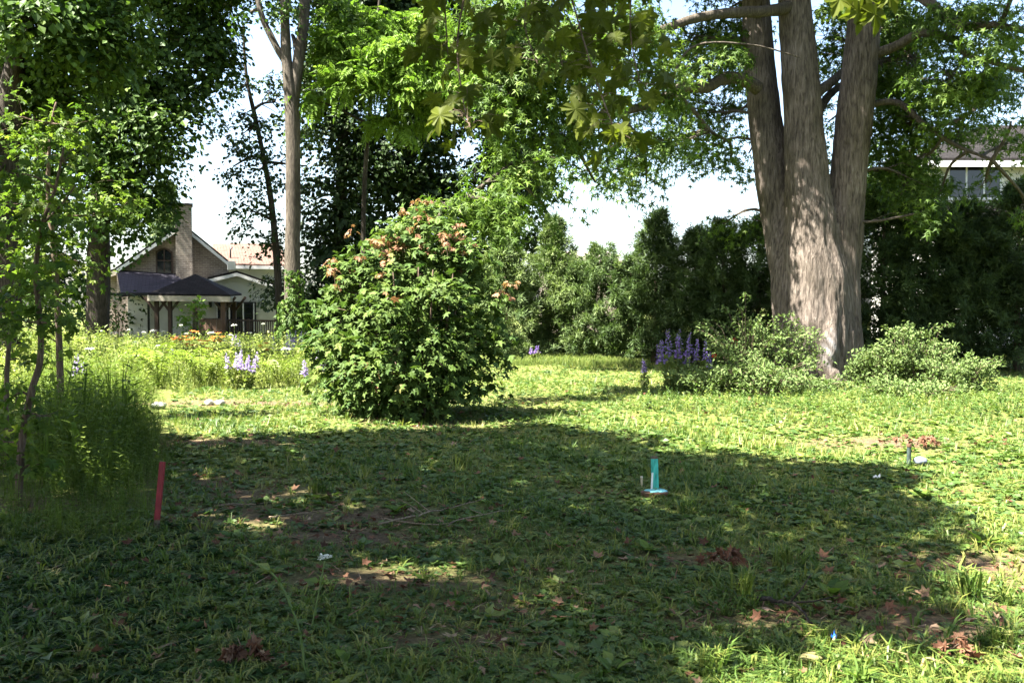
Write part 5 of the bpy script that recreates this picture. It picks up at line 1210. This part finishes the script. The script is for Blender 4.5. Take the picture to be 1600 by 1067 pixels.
g = on_ground(1420, 722); bp_ = thing('iron_pipe', 'short dark iron pipe stub standing at the edge of the shade', 'pipe', (g[0], g[1], 0)); e = at(1420.5, 694.5, g[1]); a = Acc(); tube(a, [(g[0], g[1], -.05), e], [.021, .021], 14); a.build('pipe_shaft', plain_mat('dark_green_iron', (.03, .045, .04), .6, .4, 20), bp_, False)
a = Acc(); tube(a, [e - [0, 0, .02], e + [0, 0, .004]], [.026, .026], 14); a.build('pipe_collar', rust, bp_)
g = on_ground(1438, 721); rng = np.random.default_rng(9)
def stone(name, label, cat, px, py, rx, rz, mat, seed, ry=None):
    import bmesh
    rng = np.random.default_rng(seed); p = on_ground(px, py); bm = bmesh.new(); bmesh.ops.create_icosphere(bm, subdivisions=3, radius=1); ph = rng.uniform(0, 6, 3)
    for v in bm.verts:
        k = 1 + .14 * math.sin(v.co.x * 3 + ph[0]) + .10 * math.sin(v.co.y * 4 + v.co.z * 3 + ph[1]); v.co = Vector((v.co.x * rx * k, v.co.y * (ry or rx * .8) * k, v.co.z * rz * k + rz * .4))
    m = bpy.data.meshes.new(name); bm.to_mesh(m); bm.free(); m.polygons.foreach_set('use_smooth', np.ones(len(m.polygons), bool)); o = link(name, m, None, mat); o.location = (p[0], p[1], 0); return tag(o, label, cat)
stone('fieldstone', 'small blue grey stone beside the iron pipe stub', 'stone', 1439, 722, .07, .04, plain_mat('blue_grey_stone', (.09, .105, .13), .8, .25, 14, .4), 1)
stone('fieldstone', 'left one of the two white stones on the dry strip before the meadow', 'stone', 327, 631, .085, .05, plain_mat('white_stone', (.34, .33, .29), .8, .2, 10, .4), 2)
stone('fieldstone', 'right one of the two white stones on the dry strip before the meadow', 'stone', 343, 631, .095, .05, bpy.data.materials['white_stone'], 3)
stone('fieldstone', 'flat yellowish stone on the shaded grass near the bottom right', 'stone', 1266, 1030, .048, .022, plain_mat('yellow_stone', (.20, .17, .07), .8, .25, 20, .3), 4)
stone('fieldstone', 'pale grey stone at the foot of the weeds left of the dry strip', 'stone', 248, 636, .11, .06, plain_mat('pale_grey_stone', (.20, .20, .18), .8, .25, 10, .4), 5)
def crumpled(name, label, cat, px, py, s, mat, seed, h=1.0):
    rng = np.random.default_rng(seed); p = on_ground(px, py); n = 6; a = Acc(); gxx, gyy = np.meshgrid(np.linspace(-1, 1, n), np.linspace(-1, 1, n)); v = np.stack([gxx * s + rng.normal(0, s * .12, (n, n)), gyy * s * .6 + rng.normal(0, s * .12, (n, n)), np.abs(rng.normal(0, s * .5 * h, (n, n))) + .02], -1).reshape(-1, 3) + p * [1, 1, 0]
    f = []; 
    for i in range(n - 1):
        for j in range(n - 1): q = i * n + j; f += [(q, q + 1, q + n + 1), (q, q + n + 1, q + n)]
    a.add(v, f); o = a.build(name, mat); return tag(o, label, cat)
crumpled('paper_scrap', 'crumpled white paper scrap on the shaded grass near the iron pipe', 'litter', 1370, 750, .028, whitep, 1, 1.6)
crumpled('plastic_scrap', 'tiny bright blue plastic scrap upright in the grass at bottom right', 'litter', 1303, 1004, .012, plain_mat('blue_plastic', (.05, .22, .75), .4, .1, 8), 2, 3.0)
# fallen branches
def fallen(label, pts, r, mat, seed, cat='stick', name='fallen_branch', forks=2, lift=.03):
    rng = np.random.default_rng(seed); w_ = [on_ground(*p) * [1, 1, 0] for p in pts]; w_ = [q + [0, 0, gh(q[0], q[1]) + lift + rng.uniform(0, .03)] for q in w_]; a = Acc(); p = curve(w_, 18) + rng.normal(0, .004, (18, 3)); tube(a, p, np.linspace(r, r * .35, 18), 6, wob=.08)
    for i in range(forks):
        k = rng.integers(4, 14); d = nrm(rng.normal(0, 1, 3) * [1, 1, .2] + [0, 0, .15]); tube(a, np.array([p[k], p[k] + d * .10, p[k] + d * .22 + rng.normal(0, .02, 3)]), [r * .5, r * .35, r * .15], 5)
    return tag(a.build(name, mat, None, True), label, cat)
fallen('long thin pale stick curving across the shaded grass in the middle', [(590, 822), (650, 812), (700, 800), (760, 790)], .009, B['pale'], 1)
fallen('thin pale stick lying flat on the bare soil', [(600, 812), (680, 822), (760, 812), (820, 800)], .006, B['pale'], 2)
fallen('short grey stick on the bare soil near the red stake', [(335, 790), (370, 789), (400, 792)], .010, B['pale'], 3)
fallen('dark brown stick lying in the shade at the lower right', [(1185, 942), (1220, 945), (1245, 955), (1268, 975)], .014, B['dark'], 4)
fallen('thin dry stick beside the bare patch in the shade', [(420, 815), (470, 806), (530, 800)], .007, B['pale'], 5)
# rusty dead bracken
def dead_plant(label, px, py, n, l, seed):
    rng = np.random.default_rng(seed); b = on_ground(px, py) * [1, 1, 0]; root = thing('dead_plant', label, 'dead plant', b); f, s = Acc(), Acc()
    for i in range(n):
        a = rng.uniform(0, 6.28); o = np.array([math.cos(a), math.sin(a), 0]); p = curve([b, b + o * l * .5 + [0, 0, l * .5], b + o * l + [0, 0, l * .25]], 8); tube(s, p, np.linspace(.004, .002, 8), 4); m = 14; q = p[rng.integers(2, 8, m)]
        f.inst(MAPLE, q, frames(rng.normal(0, .7, (m, 3)) + o - [0, 0, .5], rng.normal(0, .8, (m, 3)) + [0, 0, .6], .055 * rng.uniform(.6, 1.4, m)), np.clip(rng.normal(.5, .15, m), 0, 1))
    s.build('stems', B['twig'], root); f.build('dry_leaves', G['litter'], root)
dead_plant('rust brown dead leafy twig lying right of centre in the shade', 1135, 885, 4, .16, 1)
dead_plant('cluster of rust coloured dead leaves at the bottom left', 390, 1022, 4, .10, 2)
dead_plant('rust coloured dry seedling at the lower right corner', 1482, 1020, 3, .13, 3)
dead_plant('orange dry plant behind the iron pipe stub', 1432, 696, 5, .22, 4)
# single wild flowers and stems in the foreground
g = on_ground(487, 980); wf = thing('wild_carrot', 'white headed wild carrot flower on a thin stem in the foreground shade', 'flower', (g[0], g[1], 0)); e = at(508, 873, g[1] + .02); rng = np.random.default_rng(3)
a = Acc(); tube(a, curve([g * [1, 1, 0], at(497, 930, g[1]), e], 12), np.linspace(.0050, .0035, 12), 6); a.build('stem', B['stem'], wf, True)
f = Acc(); m = 70; an = rng.uniform(0, 6.28, m); q = np.sqrt(rng.random(m)) * .030; pos = e + np.stack([np.cos(an) * q, np.sin(an) * q, .012 + .004 * rng.normal(0, 1, m) - 8 * q * q], 1); f.inst(OVAL, pos, frames(np.stack([np.cos(an), np.sin(an), .5 + 0 * an], 1) + rng.normal(0, .4, (m, 3)), rng.normal(0, .3, (m, 3)) + [0, 0, 1], .015), np.clip(rng.normal(.6, .25, m), 0, 1)); f.build('flower_head', G['white'], wf)
f = Acc(); m = 12; an = rng.uniform(0, 6.28, m); f.inst(LANCE, np.tile(e - [0, 0, .004], (m, 1)), frames(np.stack([np.cos(an), np.sin(an), .25 + 0 * an], 1), np.tile([0, 0, 1.0], (m, 1)), .024), np.full(m, .5)); f.build('bracts', G['weed'], wf)
g = on_ground(476, 1045); ws = thing('wild_carrot', 'tall branching weed stem with unopened buds left of the white flower', 'weed', (g[0], g[1], 0)); a = Acc(); d = g[1]
main = curve([g * [1, 1, 0], at(468, 985, d), at(445, 925, d), at(425, 895, d), at(400, 880, d + .05), at(372, 862, d + .08)], 18); tube(a, main, np.linspace(.0058, .003, 18), 6); br = curve([at(440, 918, d), at(434, 905, d), at(424, 893, d)], 6); tube(a, br, .002, 5); a.build('stem', B['stem'], ws, True)
for c in (main[-1], br[-1]):
    f = Acc(); m = 22; dd = nrm(rng.normal(0, 1, (m, 3)) + [0, 0, .8]); f.inst(LEAF2, c + dd * .004, frames(dd, rng.normal(0, 1, (m, 3)), .014), np.clip(rng.normal(.6, .2, m), 0, 1)); f.build('bud', G['meadow'], ws)
f = Acc(); m = 16; q = main[rng.integers(3, 12, m)]; f.inst(LANCE, q, frames(rng.normal(0, .8, (m, 3)) + [0, 0, .5], rng.normal(0, .5, (m, 3)) + [0, 0, 1], .05), np.full(m, .5)); f.build('leaves', G['weed'], ws)
def broad_weed(label, px, py, n, l, seed, leaf=OVAL, tint=.6):
    rng = np.random.default_rng(seed); b = on_ground(px, py) * [1, 1, 0]; b[2] = gh(b[0], b[1]); root = thing('broadleaf_weed', label, 'weed', b); q = Acc(); q.add(*leaf); ms = q.mesh('leaf', G['sap_leaf'])
    from mathutils import Matrix
    for i in range(n):
        a = i * 2.4 + rng.uniform(-.3, .3); e = rng.uniform(.15, .8); tip = np.array([[math.cos(a) * math.cos(e), math.sin(a) * math.cos(e), math.sin(e)]]); M = frames(tip, np.array([[0, 0, 1.0]]), l * rng.uniform(.6, 1.1))[0]; m4 = np.eye(4); m4[:3, :3] = M; m4[:3, 3] = rng.normal(0, .012, 3) * [1, 1, 0] + [0, 0, .015]; o = link('leaf', ms, root); o.matrix_local = Matrix(m4.tolist())
for i, (lab, px, py, n, l) in enumerate([('pale yellow green broad leaved weed in a sun fleck left of centre', 620, 800, 8, .16), ('broad leaved weed beside the white carrot flower', 660, 905, 5, .10), ('large broad leaved weed in the shade at lower right', 1300, 930, 9, .15), ('sunlit broad leaved weed at the lower edge right of centre', 1340, 1055, 8, .13),
                                         ('broad leaved weed at the edge of the shade at far right', 1535, 850, 9, .17), ('small broad leaved weed in the middle of the shaded lawn', 870, 850, 6, .10), ('broad leaved weed below the turquoise stake', 1010, 860, 7, .12), ('yellowish broad leaved weed under the iron pipe', 1440, 770, 9, .15),
                                         ('broad leaved weed at the bottom left of centre', 540, 1030, 7, .09), ('low broad leaved weed at the bottom left corner', 120, 1010, 7, .09), ('broad leaved weed between the white flower and the bare soil', 720, 940, 6, .09), ('broad leaved weed at the bottom edge near the middle', 960, 1040, 8, .10)]):
    broad_weed(lab, px, py, n, l, 400 + i, LEAF2 if i % 3 == 1 else OVAL)
def big_tuft(label, px, py, h, seed):
    rng = np.random.default_rng(seed); b = on_ground(px, py) * [1, 1, 0]; a = Acc(); pos = np.tile(b, (9, 1)) + rng.normal(0, h * .18, (9, 3)) * [1, 1, 0]; scatter(a, [tuft(rng, 9, .6, .022, .6) for _ in range(3)], pos, h * rng.uniform(.6, 1.1, 9), np.clip(rng.normal(.42, .15, 9), 0, 1), rng, .15); o = a.build('grass_tuft', G['grass']); return tag(o, label, 'grass tuft')
for i, (lab, px, py, h) in enumerate([('tall dark grass tuft at the right edge of the shade', 1515, 935, .30), ('long bladed grass tuft in the shade at lower right', 1165, 925, .22), ('grass tuft at the upper edge of the shade in the middle', 720, 730, .26), ('grass tuft beside the bare soil left of centre', 500, 770, .22), ('grass tuft in front of the turquoise stake', 1075, 800, .20),
                                      ('sunlit grass tuft at the bottom right', 1560, 1010, .22), ('grass tuft right of the rusty dead twig', 1230, 880, .20), ('grass tuft at the bottom edge right of centre', 1110, 1040, .16)]):
    big_tuft(lab, px, py, h, 430 + i)

# ================================================================== OVERHANGING MAPLE (stands behind the photographer, casts the foreground shade)
ro = np.random.default_rng(500)
ov = thing('overhanging_maple', 'maple overhead whose large leaves hang into the top of the picture', 'tree', (-5.2, -3.4, 0))
tb = np.array([-5.2, -3.4, 0.0]); a = Acc(); tp_ = curve([tb - [0, 0, .2], tb + [.1, .1, 3], tb + [.3, .3, 6.2], tb + [.5, .6, 10]], 14); tube(a, tp_, np.linspace(.38, .2, 14), 14); a.build('trunk', B['grey'], ov, True)
n = 2600; gx_ = ro.uniform(-9, 8.5, n * 4); gy_ = ro.uniform(.5, 13.8, n * 4); k = inside(gx_, gy_ + .35, SHADE) & inside(gx_ + .25, gy_, SHADE)
DAP = [(435, 800, .24), (480, 825, .24), (410, 765, .2), (640, 800, .16), (790, 935, .18), (1390, 1045, .5), (1500, 1050, .5), (1250, 1050, .4), (770, 870, .2), (1450, 765, .3), (560, 880, .2), (740, 990, .2), (1540, 860, .2), (660, 905, .22), (30, 790, .4), (370, 830, .2), (900, 700, .25), (1130, 1030, .25)]
for px, py, r in DAP:
    c = on_ground(px, py); k &= ~(((gx_ - c[0]) / (r * 1.2)) ** 2 + ((gy_ - c[1]) / r) ** 2 < 1.0 + .35)
gx_, gy_ = gx_[k][:n], gy_[k][:n]; e_ = (gx_ < .5) & (gy_ < 8) & (ro.random(len(gx_)) < .5); gx_ = np.concatenate([gx_, gx_[e_] + ro.normal(0, .1, e_.sum())]); gy_ = np.concatenate([gy_, gy_[e_]]); hh = ro.uniform(6.6, 9.8, len(gx_))  # clumps thickened at near left to deepen the shade there
cen = np.stack([gx_, gy_, 0 * gx_], 1) + SUN * (hh / SUN[2])[:, None]
n2 = 1700; cb = np.stack([ro.uniform(-13, 9, n2), ro.uniform(-14, -1.2, n2), ro.uniform(5.5, 12, n2)], 1); cb = cb[np.linalg.norm((cb - [-3, -6, 8.5]) / [11, 8, 4], axis=1) < 1]  # extra crown added behind the camera to block skylight
fa, wa = Acc(), Acc(); sprays(fa, cb, np.tile([0, 0, .3], (len(cb), 1)), 30, .6, .24, LEAFW, ro, .5, droop=.3, hang=.4); sprays(fa, cen, np.tile([0, 0, .3], (len(cen), 1)), 22, .30, .21, LEAFW, ro, .5, droop=.3, hang=.4)
hubs = []
for i in range(9):
    q = cen[ro.integers(0, len(cen))]; s = tp_[9 + i % 5]; p = curve([s, (s + q) / 2 + [0, 0, .5], q], 12); tube(wa, p, np.linspace(.11, .03, 12), 8); hubs.append(p)
hp = np.concatenate([h[4:] for h in hubs])
for q in cen[::3]:
    s = hp[np.argmin(np.linalg.norm(hp - q, axis=1))]; tube(wa, np.array([s, (s + q) / 2 + ro.normal(0, .08, 3), q]), [.012, .009, .004], 3, cap=False)
tag(fa.build('crown', G['silver'], ov), kind='stuff')
# twigs that hang into view
tw = [[(900, -260), (880, -80), (905, 40), (940, 150), (965, 215)], [(760, -260), (735, -60), (715, 60), (722, 150), (735, 200)], [(1010, -260), (990, -60), (985, 50), (1000, 130)], [(840, -260), (825, -40), (820, 40), (840, 100)], [(940, -200), (960, -20), (950, 70)], [(690, -200), (695, 0), (700, 90)], [(880, -200), (870, 20), (880, 110)],
      [(1340, -200), (1335, -60), (1325, -15)]]
td = [4.1, 3.9, 4.3, 4.0, 4.5, 4.2, 4.4, 3.4]
ends = []
for pth, d in zip(tw, td):
    p = curve([at(px, py, d + .2 * math.sin(i)) for i, (px, py) in enumerate(pth)], 16); s = hp[np.argmin(np.linalg.norm(hp - p[0], axis=1))]
    tube(wa, curve([s, (s + p[0]) / 2 + [0, 0, .3], p[0]], 8), np.linspace(.014, .006, 8), 5); tube(wa, p, np.linspace(.006, .0025, 16), 5); ends.append(p)
PP, TT, NN, SS = [], [], [], []
for j, p in enumerate(ends):
    m = [50, 42, 38, 26, 30, 22, 30, 0][j]
    for i in range(m):
        t = ro.uniform(.30, 1.0) * 15; i0 = min(int(t), 14); c = p[i0] * (1 - t + i0) + p[i0 + 1] * (t - i0); o = ro.normal(0, 1, 3) * [1, .8, .25]; o = o / np.linalg.norm(o); L = ro.uniform(.04, .16); PP.append(c + o * L)
        TT.append(o * .45 + [0, 0, -.9] + ro.normal(0, .25, 3)); NN.append(np.array([ro.normal(-.1, .6), -.75 + ro.normal(0, .4), .55 + ro.normal(0, .3)])); SS.append(.088 * ro.uniform(.5, 1.25)); tube(wa, np.array([c, c + o * L * .5 + [0, 0, .012], c + o * L]), [.0016, .0012, .001], 3, cap=False)
for px, py, s, tx in [(1342, 2, .115, .1), (1366, 8, .105, .25), (1318, -14, .10, -.4), (1385, -20, .10, .5), (1352, -22, .11, 0)]:
    PP.append(at(px, py, 3.4)); TT.append(np.array([tx, 0, -1.0])); NN.append(np.array([ro.normal(0, .2), -1, .3])); SS.append(s)
leaf_parts(ov, np.array(PP), np.array(TT), np.array(NN), np.array(SS), MAPLE_FINE, G['near'])
tag(wa.build('branches', B['twig'], ov, True), kind='stuff')
